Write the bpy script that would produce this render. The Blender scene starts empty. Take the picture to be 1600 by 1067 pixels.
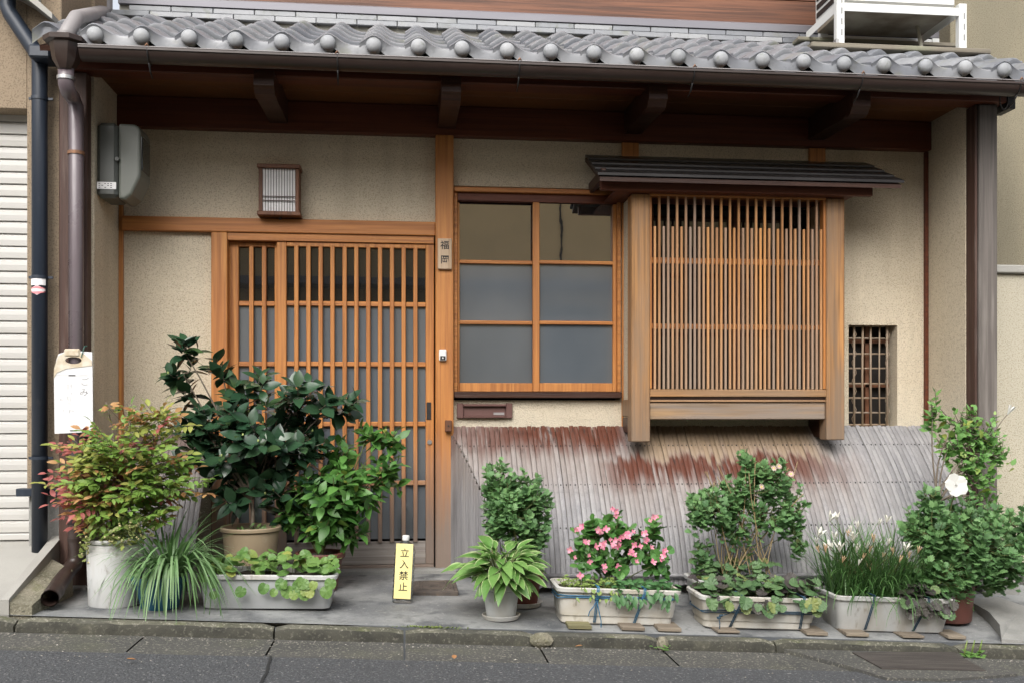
import bpy, bmesh, math, random
from mathutils import Matrix, Vector, Euler
random.seed(7)
S = bpy.context.scene
COL = S.collection
R = math.radians

# ------------------------------------------------------------------ camera
CAM_H, CAM_D, FPX, HOR = .886, 5.45, 1530.0, 640.0
TH = math.atan(165 / 1530)
cam = bpy.data.cameras.new('camera'); co = bpy.data.objects.new('camera', cam); COL.objects.link(co)
cam.sensor_width = 36; cam.lens = 36 * FPX / 1600; cam.shift_y = 106.5 / 1600
cam.clip_end = 300; cam.clip_start = .05
co.location = (0, -CAM_D, CAM_H); co.rotation_euler = (R(90), 0, -TH)
S.camera = co

# ------------------------------------------------------------------ sky, sun, exposure (overcast)
SUN_EL, SUN_ROT = R(44), R(198)
w = bpy.data.worlds.new('World'); S.world = w; w.use_nodes = True
wn, wl = w.node_tree.nodes, w.node_tree.links
sky = wn.new('ShaderNodeTexSky'); sky.sky_type = 'NISHITA'; sky.sun_disc = False
sky.sun_elevation = SUN_EL; sky.sun_rotation = SUN_ROT; sky.air_density = 1.0; sky.dust_density = 4.0; sky.ozone_density = 1.0
hs = wn.new('ShaderNodeHueSaturation'); hs.inputs['Saturation'].default_value = .3
wl.new(sky.outputs[0], hs.inputs['Color']); wl.new(hs.outputs[0], wn['Background'].inputs[0])
wn['Background'].inputs[1].default_value = .15
sl = bpy.data.lights.new('sun', 'SUN'); so = bpy.data.objects.new('sun', sl); COL.objects.link(so)
sl.energy = 1.5; sl.angle = R(50); sl.color = (1, .97, .93)
# the lamp points down its local -Z; the sun stands over the street, behind the camera, a little to the left
sd = Vector((math.sin(SUN_ROT) * math.cos(SUN_EL), math.cos(SUN_ROT) * math.cos(SUN_EL), math.sin(SUN_EL)))
so.rotation_euler = sd.to_track_quat('Z', 'Y').to_euler(); so.location = (0, -3, 12)
S.view_settings.view_transform = 'Standard'; S.view_settings.look = 'None'; S.view_settings.gamma = 1
S.view_settings.use_curve_mapping = False; S.view_settings.exposure = 0.86
S.cycles.max_bounces = 6; S.cycles.diffuse_bounces = 4; S.cycles.glossy_bounces = 3; S.cycles.transparent_max_bounces = 8
S.cycles.transmission_bounces = 4; S.cycles.caustics_reflective = False; S.cycles.caustics_refractive = False

# ------------------------------------------------------------------ survey: photograph measurements to metres on a plane Y = const
_s, _c = math.sin(TH), math.cos(TH)
def W(px, py, Y=0.0):
    a = (px - 800) / FPX; d = CAM_D + Y
    X = d * (_s + a * _c) / (_c - a * _s); z = X * _s + d * _c
    return X, CAM_H - (py - HOR) * z / FPX
def WX(px, Y=0.0): return W(px, 640, Y)[0]
def WZ(px, py, Y=0.0): return W(px, py, Y)[1]
def zf(X, Y):                       # paved strip in front of the house: falls to the street and to the right
    t = min(1, max(0, -Y / 1.2)); return -.046 * t - .0526 * t * X
def zr(X): return -.046 - .0526 * X   # level of the kerb top

# ------------------------------------------------------------------ objects
WM = {}
def tag(o, label=None, cat=None, group=None, kind=None):
    if label: o['label'] = label
    if cat: o['category'] = cat
    if group: o['group'] = group
    if kind: o['kind'] = kind
    return o
def put(o, parent=None, local=False):
    COL.objects.link(o)
    if parent is not None:
        o.parent = parent
        if not local: o.matrix_parent_inverse = WM[parent.name].inverted()
    WM[o.name] = (WM[parent.name] @ o.matrix_basis) if (parent is not None and local) else o.matrix_basis.copy()
    return o
def thing(name, label, cat, loc=(0, 0, 0), group=None, rot=(0, 0, 0), kind=None):
    o = bpy.data.objects.new(name, None); o.empty_display_size = .1
    o.matrix_basis = Matrix.Translation(loc) @ Euler(rot).to_matrix().to_4x4()
    put(o); return tag(o, label, cat, group, kind)

class MB:
    def __init__(s): s.v = []; s.f = []; s.m = []; s.mi = 0
    def add(s, vs, fs, mi=None):
        b = len(s.v); s.v += [tuple(v) for v in vs]; s.f += [tuple(i + b for i in f) for f in fs]
        s.m += [s.mi if mi is None else mi] * len(fs); return s
    def box(s, x0, x1, y0, y1, z0, z1, b=.003):
        if x1 < x0: x0, x1 = x1, x0
        if y1 < y0: y0, y1 = y1, y0
        if z1 < z0: z0, z1 = z1, z0
        b = min(b, (x1 - x0) * .3, (y1 - y0) * .3, (z1 - z0) * .3)
        C = ((x0 + x1) / 2, (y0 + y1) / 2, (z0 + z1) / 2); H = ((x1 - x0) / 2, (y1 - y0) / 2, (z1 - z0) / 2)
        vs, ix = [], {}
        for sx in (-1, 1):
            for sy in (-1, 1):
                for sz in (-1, 1):
                    for a in range(3):
                        p = [H[i] - (0 if i == a else b) for i in range(3)]
                        ix[(sx, sy, sz, a)] = len(vs)
                        vs.append((C[0] + sx * p[0], C[1] + sy * p[1], C[2] + sz * p[2]))
        fs = []
        for a in range(3):
            u, v_ = [i for i in range(3) if i != a]
            for sg in (-1, 1):
                q = []
                for su, sv in ((-1, -1), (1, -1), (1, 1), (-1, 1)):
                    k = [0, 0, 0]; k[a] = sg; k[u] = su; k[v_] = sv; q.append(ix[(*k, a)])
                fs.append(q)
            for su in (-1, 1):
                for sv in (-1, 1):
                    k0 = [0, 0, 0]; k1 = [0, 0, 0]
                    k0[u] = k1[u] = su; k0[v_] = k1[v_] = sv; k0[a] = -1; k1[a] = 1
                    fs.append([ix[(*k0, u)], ix[(*k1, u)], ix[(*k1, v_)], ix[(*k0, v_)]])
        for sx in (-1, 1):
            for sy in (-1, 1):
                for sz in (-1, 1): fs.append([ix[(sx, sy, sz, a)] for a in range(3)])
        return s.add(vs, fs)
    def prism(s, poly, y0, y1, axis='y'):         # poly of (u, v): x,z along y / y,z along x / x,y along z
        n = len(poly)
        mk = {'y': lambda u, v, t: (u, t, v), 'x': lambda u, v, t: (t, u, v), 'z': lambda u, v, t: (u, v, t)}[axis]
        vs = [mk(u, v, y0) for u, v in poly] + [mk(u, v, y1) for u, v in poly]
        fs = [tuple(range(n)), tuple(range(2 * n - 1, n - 1, -1))] + [(i, (i + 1) % n, n + (i + 1) % n, n + i) for i in range(n)]
        return s.add(vs, fs)
    def tube(s, pts, r, n=8, cap=True):
        pts = [Vector(p) for p in pts]; rs = r if isinstance(r, (list, tuple)) else [r] * len(pts)
        vs, fs = [], []; up = None
        for i, p in enumerate(pts):
            t = (pts[min(i + 1, len(pts) - 1)] - pts[max(i - 1, 0)]).normalized()
            if up is None: up = Vector((0, 0, 1)) if abs(t.z) < .9 else Vector((1, 0, 0))
            a = t.cross(up)
            a = a.normalized() if a.length > 1e-5 else t.orthogonal().normalized()
            b = a.cross(t); up = b
            for k in range(n):
                q = 2 * math.pi * k / n; vs.append(p + (a * math.cos(q) + b * math.sin(q)) * rs[i])
        for i in range(len(pts) - 1):
            for k in range(n): fs.append((i * n + k, i * n + (k + 1) % n, (i + 1) * n + (k + 1) % n, (i + 1) * n + k))
        if cap: fs += [tuple(range(n)), tuple(range((len(pts) - 1) * n, len(pts) * n))]
        return s.add(vs, fs)
    def lathe(s, prof, n=24, c=(0, 0, 0), sq=1.0):
        vs, fs = [], []
        for r, z in prof:
            for k in range(n):
                q = 2 * math.pi * k / n; vs.append((c[0] + r * math.cos(q), c[1] + r * sq * math.sin(q), c[2] + z))
        for i in range(len(prof) - 1):
            for k in range(n): fs.append((i * n + k, i * n + (k + 1) % n, (i + 1) * n + (k + 1) % n, (i + 1) * n + k))
        return s.add(vs, fs)
    def rings(s, loops, close0=False, close1=False):
        n = len(loops[0]); vs = [p for l in loops for p in l]; fs = []
        for i in range(len(loops) - 1):
            for k in range(n): fs.append((i * n + k, i * n + (k + 1) % n, (i + 1) * n + (k + 1) % n, (i + 1) * n + k))
        if close0: fs.append(tuple(range(n)))
        if close1: fs.append(tuple(range((len(loops) - 1) * n, len(loops) * n)))
        return s.add(vs, fs)
    def grid(s, fn, nu, nv):
        vs = [fn(i / nu, j / nv) for j in range(nv + 1) for i in range(nu + 1)]
        fs = [(j * (nu + 1) + i, j * (nu + 1) + i + 1, (j + 1) * (nu + 1) + i + 1, (j + 1) * (nu + 1) + i) for j in range(nv) for i in range(nu)]
        return s.add(vs, fs)
    def mesh(s, name, mats, smooth=False, fix=True, ang=None):
        me = bpy.data.meshes.new(name); me.from_pydata(s.v, [], s.f)
        if not isinstance(mats, (list, tuple)): mats = [mats]
        for m in mats: me.materials.append(m)
        me.polygons.foreach_set('material_index', s.m)
        if fix:
            bm = bmesh.new(); bm.from_mesh(me); bmesh.ops.recalc_face_normals(bm, faces=bm.faces); bm.to_mesh(me); bm.free()
        if smooth or ang:
            me.shade_smooth()
            if ang: me.set_sharp_from_angle(angle=R(ang))
        me.update(); return me
    def build(s, name, mats, parent=None, smooth=False, ang=None, fix=True, local=False):
        return put(bpy.data.objects.new(name, s.mesh(name, mats, smooth, fix, ang)), parent, local)

def inst(name, me, M4, parent, local=False):
    o = bpy.data.objects.new(name, me); o.matrix_basis = M4
    return put(o, parent, local)
def bx(name, m, parent, x0, x1, y0, y1, z0, z1, b=.003): return MB().box(x0, x1, y0, y1, z0, z1, b).build(name, m, parent)

# ------------------------------------------------------------------ materials
def mat(name, base, layers=(), rough=.7, bump=(), metal=0, spec=.5, coat=0, translucent=0, rvary=0, offs=True, coat_rough=.1):
    m = bpy.data.materials.new(name); m.use_nodes = True
    N, L = m.node_tree.nodes, m.node_tree.links; p = N['Principled BSDF']
    tc = N.new('ShaderNodeTexCoord'); oi = N.new('ShaderNodeObjectInfo'); ge = N.new('ShaderNodeNewGeometry')
    if offs:
        va = N.new('ShaderNodeVectorMath'); va.operation = 'MULTIPLY_ADD'
        L.new(oi.outputs['Random'], va.inputs[0]); va.inputs[1].default_value = (17, 31, 23); L.new(tc.outputs['Object'], va.inputs[2])
        vec = va.outputs[0]
    else: vec = tc.outputs['Object']
    def mapped(st):
        mp = N.new('ShaderNodeMapping'); mp.inputs['Scale'].default_value = st; L.new(vec, mp.inputs['Vector']); return mp.outputs[0]
    def noise(sc, st, det=4, rgh=.55):
        n = N.new('ShaderNodeTexNoise'); n.inputs['Scale'].default_value = sc; n.inputs['Detail'].default_value = det; n.inputs['Roughness'].default_value = rgh
        L.new(mapped(st), n.inputs['Vector']); return n.outputs['Fac']
    def mrange(v, lo, hi, a=0, b=1):
        r = N.new('ShaderNodeMapRange'); r.inputs[1].default_value = lo; r.inputs[2].default_value = hi; r.inputs[3].default_value = a; r.inputs[4].default_value = b
        L.new(v, r.inputs[0]); return r.outputs[0]
    def math_(op, a, b=None, clamp=False):
        r = N.new('ShaderNodeMath'); r.operation = op; r.use_clamp = clamp
        for i, x in enumerate((a, b)):
            if x is None: continue
            if hasattr(x, 'links'): L.new(x, r.inputs[i])
            else: r.inputs[i].default_value = x
        return r.outputs[0]
    rgb = N.new('ShaderNodeRGB'); rgb.outputs[0].default_value = (*base, 1); cur = rgb.outputs[0]
    rnd = None
    for l in layers:
        k = l[0]
        if k == 'n': fac, colr, st = mrange(noise(l[1], l[2], l[3]), l[4], l[5]), l[6], l[7]
        elif k == 'v':
            n = N.new('ShaderNodeTexVoronoi'); n.inputs['Scale'].default_value = l[1]; L.new(mapped(l[2]), n.inputs['Vector'])
            fac, colr, st = mrange(n.outputs['Distance'], l[3], l[4], 1, 0), l[5], l[6]
        elif k == 'z':      # world height: 1 below l[1], 0 above l[2], edge broken by noise
            sp = N.new('ShaderNodeSeparateXYZ'); L.new(ge.outputs['Position'], sp.inputs[0])
            q = math_('ADD', sp.outputs[2], math_('MULTIPLY', math_('SUBTRACT', noise(l[3], l[4]), .5), l[5]))
            fac, colr, st = mrange(q, l[1], l[2], 1, 0), l[6], l[7]
        elif k == 'r':
            if rnd is None:
                # one number per object and per loose piece of a joined mesh
                rnd = math_('FRACT', math_('ADD', oi.outputs['Random'], ge.outputs['Random Per Island']))
            fac, colr, st = mrange(rnd, l[1], l[2]), l[3], l[4]
        elif k == 'o': fac, colr, st = mrange(math_('FRACT', math_('MULTIPLY', oi.outputs['Random'], l[5])), l[1], l[2]), l[3], l[4]
        mx = N.new('ShaderNodeMix'); mx.data_type = 'RGBA'
        L.new(math_('MULTIPLY', fac, st, True), mx.inputs[0]); L.new(cur, mx.inputs[6]); mx.inputs[7].default_value = (*colr, 1); cur = mx.outputs[2]
    L.new(cur, p.inputs['Base Color'])
    p.inputs['Roughness'].default_value = rough; p.inputs['Metallic'].default_value = metal
    p.inputs['Specular IOR Level'].default_value = spec; p.inputs['Coat Weight'].default_value = coat; p.inputs['Coat Roughness'].default_value = coat_rough
    if rvary: L.new(mrange(noise(9, (1, 1, 1)), .3, .7, rough - rvary, rough + rvary), p.inputs['Roughness'])
    last = None
    for b in bump:
        bn = N.new('ShaderNodeBump'); bn.inputs['Distance'].default_value = b[2]; bn.inputs['Strength'].default_value = 1
        L.new(noise(b[0], b[1], b[3] if len(b) > 3 else 4), bn.inputs['Height'])
        if last: L.new(last, bn.inputs['Normal'])
        last = bn.outputs[0]
    if last: L.new(last, p.inputs['Normal'])
    if translucent:
        t = N.new('ShaderNodeBsdfTranslucent'); L.new(cur, t.inputs[0]); mxs = N.new('ShaderNodeMixShader'); mxs.inputs[0].default_value = translucent
        L.new(p.outputs[0], mxs.inputs[1]); L.new(t.outputs[0], mxs.inputs[2]); L.new(mxs.outputs[0], N['Material Output'].inputs[0])
    return m

V1 = (1, 1, 1)
plaster = mat('sand_plaster', (.64, .56, .43), [('n', 1.3, V1, 4, .35, .7, (.54, .46, .34), .7),
    ('n', 150, V1, 2, .50, .66, (.24, .19, .13), .5), ('n', 110, V1, 2, .54, .68, (.70, .63, .50), .45), ('n', 1.6, (3, 3, .35), 5, .54, .74, (.38, .32, .235), .5), ('z', .7, 1.0, 4, V1, .3, (.56, .53, .44), .5)], .93, [(150, V1, .007, 3)], spec=.2)
plaster_light = mat('lime_plaster', (.50, .46, .36), [('n', 140, V1, 2, .50, .66, (.24, .20, .14), .7), ('n', 2, (1, 1, .4), 4, .4, .75, (.40, .37, .30), .6)], .93, [(300, V1, .003, 3)], spec=.2)
plaster_dark = mat('grey_tan_plaster', (.27, .24, .17), [('n', 2, (1, 1, .35), 4, .4, .75, (.17, .155, .115), .7), ('n', 130, V1, 2, .5, .68, (.12, .10, .07), .6)], .93, [(260, V1, .004, 3)], spec=.2)
plaster_garage = mat('brown_tan_plaster', (.30, .235, .165), [('n', 2, (1, 1, .4), 4, .4, .75, (.24, .19, .135), .6), ('n', 140, V1, 2, .5, .67, (.13, .10, .07), .65)], .93, [(300, V1, .003, 3)], spec=.2)
def wood(name, c0, c1, c2, ax, weather=None, rough=.5, spec=.4, old=.5):
    st = {'x': (.35, 9, 9), 'z': (9, 9, .35), 'y': (9, .35, 9)}[ax]
    fine = {'x': (1.2, 60, 60), 'z': (60, 60, 1.2), 'y': (60, 1.2, 60)}[ax]
    mid = {'x': (.5, 22, 22), 'z': (22, 22, .5), 'y': (22, .5, 22)}[ax]
    ly = [('n', 3, st, 5, .38, .62, c1, .9), ('n', 2.5, mid, 4, .46, .62, c2, .8), ('n', 4, fine, 3, .5, .75, c2, .5), ('n', 2.2, V1, 3, .45, .8, c1, .6), ('r', 0, 1, c1, .35)]
    if weather: ly += weather
    return mat(name, c0, ly, rough, [(4, fine, .0015, 3)], spec=spec)
GREYW = (.25, .205, .175)
zw = [('z', .16, .78, 5, (12, 12, .6), .5, GREYW, .92), ('z', -.1, .10, 6, (9, 9, .7), .2, (.15, .12, .10), .4)]
cv = wood('cedar_upright', (.53, .235, .066), (.40, .155, .042), (.24, .085, .025), 'z', zw)
ch = wood('cedar_rail', (.53, .23, .064), (.40, .15, .04), (.22, .08, .023), 'x', zw)
cvl = wood('weathered_cedar_upright', (.50, .24, .08), (.32, .165, .062), (.12, .06, .028), 'z', [('n', 2.4, (5, 5, .6), 4, .46, .66, (.20, .14, .095), .7), ('z', .75, 1.15, 6, (10, 10, .6), .5, (.19, .14, .10), .8)], .6)
chl = wood('weathered_cedar_rail', (.42, .205, .075), (.28, .155, .07), (.15, .09, .05), 'x', [('n', 2.4, (.5, 2, 2), 4, .46, .7, (.27, .2, .14), .6)], .6)
chg = wood('grey_cedar_beam', (.36, .225, .115), (.23, .155, .095), (.10, .07, .045), 'x', [('n', 3, (.5, 7, 7), 5, .42, .6, (.23, .185, .15), .9)], .65)
slatw = wood('lattice_slat_wood', (.54, .27, .10), (.42, .19, .065), (.2, .09, .035), 'z', [('o', .2, .95, (.25, .19, .15), .9, 1.0), ('o', .6, 1, (.60, .28, .085), .7, 7.3), ('z', .8, 1.6, 4, (1, 1, .8), .8, (.30, .235, .18), .6)], .55)
dark = wood('dark_stained_wood', (.062, .024, .013), (.042, .016, .009), (.02, .008, .005), 'x', None, .45)
darkr = wood('red_brown_beam', (.135, .036, .014), (.10, .025, .01), (.05, .013, .006), 'x', None, .5)
darkv = wood('dark_post_wood', (.085, .042, .03), (.06, .03, .022), (.035, .018, .013), 'z', [('n', 5, (6, 6, .5), 4, .55, .75, (.17, .13, .11), .5)], .6)
greyv = wood('grey_weathered_post', (.165, .145, .13), (.105, .09, .08), (.05, .042, .038), 'z', [('n', 3, (5, 5, .4), 4, .55, .78, (.36, .33, .30), .75), ('z', 1.85, 2.5, 4, (5, 5, .6), .8, (.16, .14, .125), .3)], .7)
kickw = wood('greyed_kick_board', (.42, .38, .345), (.33, .29, .26), (.21, .18, .16), 'x', None, .65)
soff = wood('soffit_board', (.16, .064, .02), (.12, .046, .014), (.15, .055, .017), 'x', None, .5)
brownw = wood('brown_lamp_wood', (.20, .085, .042), (.15, .06, .03), (.08, .035, .018), 'z', None, .5)
board = wood('red_cedar_board', (.20, .082, .042), (.11, .045, .024), (.05, .022, .013), 'x', None, .55)
plankw = wood('old_plank', (.25, .22, .17), (.18, .16, .125), (.10, .085, .065), 'x', [('n', 2, V1, 3, .5, .75, (.22, .25, .16), .6)], .8)
blockw = wood('pale_offcut', (.27, .225, .17), (.20, .165, .125), (.12, .095, .07), 'x', None, .75)
blockm = wood('mossy_offcut', (.24, .22, .11), (.17, .155, .08), (.1, .09, .05), 'x', None, .8)
tile = mat('smoked_roof_tile', (.135, .143, .162), [('n', 3, V1, 4, .4, .7, (.215, .225, .24), .6), ('n', 14, V1, 4, .55, .75, (.15, .155, .155), .6), ('r', 0, 1, (.235, .24, .25), .7), ('n', 7, V1, 5, .58, .72, (.15, .155, .10), .6), ('n', 20, V1, 4, .55, .7, (.10, .105, .11), .5)], .36, [(60, V1, .0006)], spec=.8, rvary=.1)
tilec = mat('smoked_tile_cap', (.24, .25, .265), [('n', 9, V1, 5, .52, .68, (.15, .155, .15), .75), ('r', 0, 1, (.34, .345, .35), .8), ('n', 25, V1, 4, .58, .7, (.13, .14, .10), .5)], .62, [(70, V1, .0006)], spec=.5)
flash = mat('grey_flashing', (.19, .185, .205), [('n', 2, (.5, 3, 3), 3, .4, .7, (.25, .245, .26), .6)], .45, metal=.3)
gutm = mat('brown_gutter_plastic', (.030, .018, .014), [('n', 3, (.3, 6, 6), 4, .4, .7, (.05, .032, .027), .7)], .38, spec=.5, rvary=.1)
pipem = mat('brown_pipe_plastic', (.125, .098, .108), [('n', 3, (5, 5, .4), 4, .4, .7, (.175, .15, .16), .7), ('n', 30, V1, 3, .6, .75, (.2, .17, .16), .3)], .33, spec=.5, rvary=.1)
navym = mat('blue_black_pipe', (.016, .023, .036), [('n', 4, (5, 5, .5), 3, .4, .7, (.024, .033, .05), .7), ('n', 25, (1, 1, .4), 4, .6, .8, (.10, .10, .10), .3)], .42)
greyp = mat('grey_weathered_pipe', (.22, .205, .205), [('n', 4, V1, 4, .4, .7, (.30, .28, .27), .6)], .5)
blackm = mat('black_metal', (.018, .017, .017), [('n', 20, V1, 3, .55, .75, (.05, .045, .04), .5)], .45, metal=.2)
roofmetal = mat('dark_sheet_roof', (.026, .023, .023), [('n', 3, (.5, 4, 4), 4, .5, .75, (.075, .07, .07), .6)], .38, metal=.25)
wood_under = dark
hookm = mat('rusty_hook', (.30, .15, .08), [('n', 40, V1, 3, .4, .7, (.10, .06, .04), .7)], .6, metal=.3)
steel = mat('brushed_steel', (.42, .41, .40), [('n', 30, V1, 3, .4, .7, (.3, .29, .28), .5)], .35, metal=.8)
white = mat('white_painted_steel', (.66, .67, .65), [('n', 6, V1, 5, .55, .75, (.6, .58, .5), .5), ('n', 30, V1, 4, .70, .78, (.25, .12, .05), .6)], .5)
acw = mat('white_casing', (.66, .67, .65), [('n', 5, V1, 4, .5, .75, (.62, .61, .55), .5)], .45)
acd = mat('soiled_base_pan', (.36, .33, .26), [('n', 5, V1, 5, .4, .65, (.16, .12, .08), .8)], .7)
shutter = mat('cream_shutter', (.47, .46, .435), [('n', 2, (.6, 4, 4), 4, .5, .75, (.40, .38, .34), .6), ('n', 20, (.3, 4, 4), 4, .66, .8, (.35, .31, .26), .4)], .45, spec=.4)
conc = mat('grey_concrete', (.30, .295, .275), [('n', 2.5, V1, 5, .4, .7, (.20, .20, .19), .8), ('n', 150, V1, 3, .5, .75, (.40, .39, .37), .4), ('n', 4, V1, 6, .58, .75, (.11, .115, .11), .6)], .85, [(160, V1, .0015), (20, V1, .002)], spec=.3)
concl = mat('pale_concrete', (.37, .36, .33), [('n', 2, V1, 5, .4, .7, (.28, .27, .245), .7), ('n', 150, V1, 3, .5, .75, (.30, .29, .27), .4), ('n', 6, V1, 6, .6, .78, (.24, .23, .19), .6)], .88, [(160, V1, .0015)], spec=.25)
mossc = mat('mossy_concrete', (.24, .22, .165), [('n', 6, V1, 6, .42, .66, (.11, .105, .07), .85), ('n', 110, V1, 3, .52, .7, (.36, .34, .27), .6), ('n', 9, V1, 5, .56, .72, (.12, .13, .05), .6), ('n', 60, V1, 3, .62, .74, (.04, .04, .035), .7)], .92, [(90, V1, .006), (22, V1, .01, 5)], spec=.2)
kerbm = mat('stained_kerb', (.145, .14, .108), [('n', 7, V1, 6, .40, .62, (.075, .075, .055), .85), ('n', 80, V1, 3, .54, .68, (.36, .34, .28), .7), ('n', 9, V1, 5, .58, .72, (.12, .135, .05), .6), ('n', 2.5, (1, 1, 1), 4, .48, .62, (.055, .055, .05), .7)], .92, [(110, V1, .005), (24, V1, .008, 5)], spec=.2)
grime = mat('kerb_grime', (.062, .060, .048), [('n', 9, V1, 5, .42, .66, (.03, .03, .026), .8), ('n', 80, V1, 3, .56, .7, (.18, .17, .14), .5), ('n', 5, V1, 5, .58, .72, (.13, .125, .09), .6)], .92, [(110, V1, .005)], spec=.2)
gutc = mat('roadside_concrete', (.092, .09, .082), [('n', 5, V1, 5, .4, .68, (.065, .066, .062), .8), ('n', 85, V1, 3, .56, .68, (.30, .28, .23), .8), ('n', 3, V1, 4, .55, .75, (.12, .12, .08), .5)], .9, [(120, V1, .004)], spec=.25)
asph = mat('worn_asphalt', (.052, .056, .061), [('n', 2, V1, 5, .4, .7, (.045, .047, .052), .7), ('n', 100, V1, 3, .50, .66, (.135, .14, .15), .85), ('n', 75, V1, 2, .64, .72, (.42, .41, .39), .85), ('n', 90, V1, 3, .28, .42, (.10, .10, .10), .3)], .85, [(95, V1, .010, 3)], spec=.4)
paving = mat('cement_paving', (.26, .265, .26), [('n', 3, V1, 6, .42, .62, (.13, .135, .14), .95), ('n', 5, V1, 7, .54, .64, (.07, .075, .08), .85), ('n', 22, V1, 6, .56, .68, (.12, .125, .125), .6), ('n', 45, V1, 4, .62, .72, (.42, .41, .39), .5), ('n', 160, V1, 3, .54, .7, (.36, .36, .35), .35), ('n', 1.4, V1, 4, .55, .8, (.36, .355, .33), .7)], .75, [(140, V1, .001), (12, V1, .003)], spec=.35, rvary=.15)
irong = mat('rusted_iron', (.07, .058, .05), [('n', 12, V1, 5, .42, .65, (.12, .095, .075), .8), ('n', 40, V1, 3, .6, .75, (.2, .13, .08), .5)], .75, [(200, V1, .001)])
gratem = mat('dark_worn_plate', (.05, .042, .037), [('n', 8, (.6, 6, 1), 5, .42, .65, (.095, .082, .072), .8)], .75, [(40, (.6, 8, 1), .004)])
interior = mat('dark_interior', (.012, .009, .007), [], .9)
curtain = mat('beige_interior_frame', (.16, .14, .11), [], .8)

def frost(m):
    m.node_tree.nodes['Principled BSDF'].inputs['Coat IOR'].default_value = 2.3; return m
def glass(name, tint, refl, dust=.03):
    m = bpy.data.materials.new(name); m.use_nodes = True; N, L = m.node_tree.nodes, m.node_tree.links
    for n in list(N):
        if n.type == 'BSDF_PRINCIPLED': N.remove(n)
    t = N.new('ShaderNodeBsdfTransparent'); t.inputs[0].default_value = (*tint, 1)
    g = N.new('ShaderNodeBsdfGlossy'); g.inputs['Roughness'].default_value = .015; g.inputs[0].default_value = (.95, .95, .95, 1)
    d = N.new('ShaderNodeBsdfDiffuse'); d.inputs[0].default_value = (.4, .4, .38, 1)
    tc = N.new('ShaderNodeTexCoord'); n = N.new('ShaderNodeTexNoise'); n.inputs['Scale'].default_value = 4; n.inputs['Detail'].default_value = 3; L.new(tc.outputs['Object'], n.inputs['Vector'])
    b = N.new('ShaderNodeBump'); b.inputs['Distance'].default_value = .0003; L.new(n.outputs['Fac'], b.inputs['Height']); L.new(b.outputs[0], g.inputs['Normal'])
    f = N.new('ShaderNodeFresnel'); f.inputs[0].default_value = 1.5
    a = N.new('ShaderNodeMath'); a.operation = 'MULTIPLY_ADD'; L.new(f.outputs[0], a.inputs[0]); a.inputs[1].default_value = .9; a.inputs[2].default_value = refl; a.use_clamp = True
    m1 = N.new('ShaderNodeMixShader'); L.new(a.outputs[0], m1.inputs[0]); L.new(t.outputs[0], m1.inputs[1]); L.new(g.outputs[0], m1.inputs[2])
    m2 = N.new('ShaderNodeMixShader'); m2.inputs[0].default_value = dust; L.new(m1.outputs[0], m2.inputs[1]); L.new(d.outputs[0], m2.inputs[2])
    L.new(m2.outputs[0], N['Material Output'].inputs[0]); return m
gclear = glass('clear_glass', (.45, .45, .45), .35)
gdoor = glass('clear_door_glass', (.4, .4, .4), .07)
gfrost = frost(mat('frosted_glass', (.072, .088, .105), [('n', 1.6, (1, 1, .7), 3, .35, .7, (.118, .135, .152), .8)], .30, spec=.5, coat=1, coat_rough=.05))
gfrostd = frost(mat('frosted_door_glass', (.095, .11, .125), [('n', 1.6, (1, 1, .7), 3, .35, .75, (.12, .135, .15), .6), ('z', 0, .5, 4, V1, .3, (.09, .10, .11), .5)], .32, spec=.5, coat=.8, coat_rough=.05))
gpet = glass('clear_plastic', (.9, .92, .92), .07, .05)
# ------------------------------------------------------------------ the street
def sheet(name, x0, x1, y0, y1, fn, m, nx=24, ny=8, kind='structure', thick=0):
    b = MB(); b.grid(lambda u, v: (x0 + (x1 - x0) * u, y0 + (y1 - y0) * v, fn(x0 + (x1 - x0) * u, y0 + (y1 - y0) * v)), nx, ny)
    o = b.build(name, m, None, smooth=True); o['kind'] = kind; return o
rng = random.Random(3)
KY = -1.21                     # back of the kerb
def road_z(X, Y): return zr(X) - .046 + .010 * min(1, max(0, (-1.62 - Y))) 
sheet('ground', -60, 60, -60, 60, lambda x, y: -1.0 - .0526 * x * (1 if abs(x) < 9 else 9 / abs(x)), conc, 20, 20)
sheet('road', -9, 9, -9.6, -1.60, road_z, asph, 40, 20)
gcut = [-9, -4, WX(-190, -1.4), WX(215, -1.4), WX(424, -1.4), WX(632, -1.4), WX(848, -1.4), WX(1045, -1.4), WX(1300, -1.4), 4, 9]
for a_, b_ in zip(gcut, gcut[1:]):
    sheet('roadside_gutter', a_ + .004, b_ - .004, -1.66, -1.255, lambda x, y: road_z(x, y) + .004 + .022 * (-1.28 - y if y > -1.4 else .12) - .012, gutc, 12, 6)
# tar seam across the asphalt
b = MB(); pts = [(WX(424 - 30 * t, -1.6 - .9 * t) + rng.uniform(-.006, .006), -1.6 - .9 * t) for t in [i / 14 for i in range(15)]]
b.add([(x + s * .005, y, road_z(x, y) + .004) for x, y in pts for s in (-1, 1)], [(2 * i, 2 * i + 1, 2 * i + 3, 2 * i + 2) for i in range(14)])
o = b.build('road_seam', mat('tar_seam', (.022, .022, .023), [], .7)); o['kind'] = 'structure'
sheet('paved_strip', -2.6, 3.7, -1.21, .05, lambda x, y: zf(x, y), paving, 40, 12)
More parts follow.
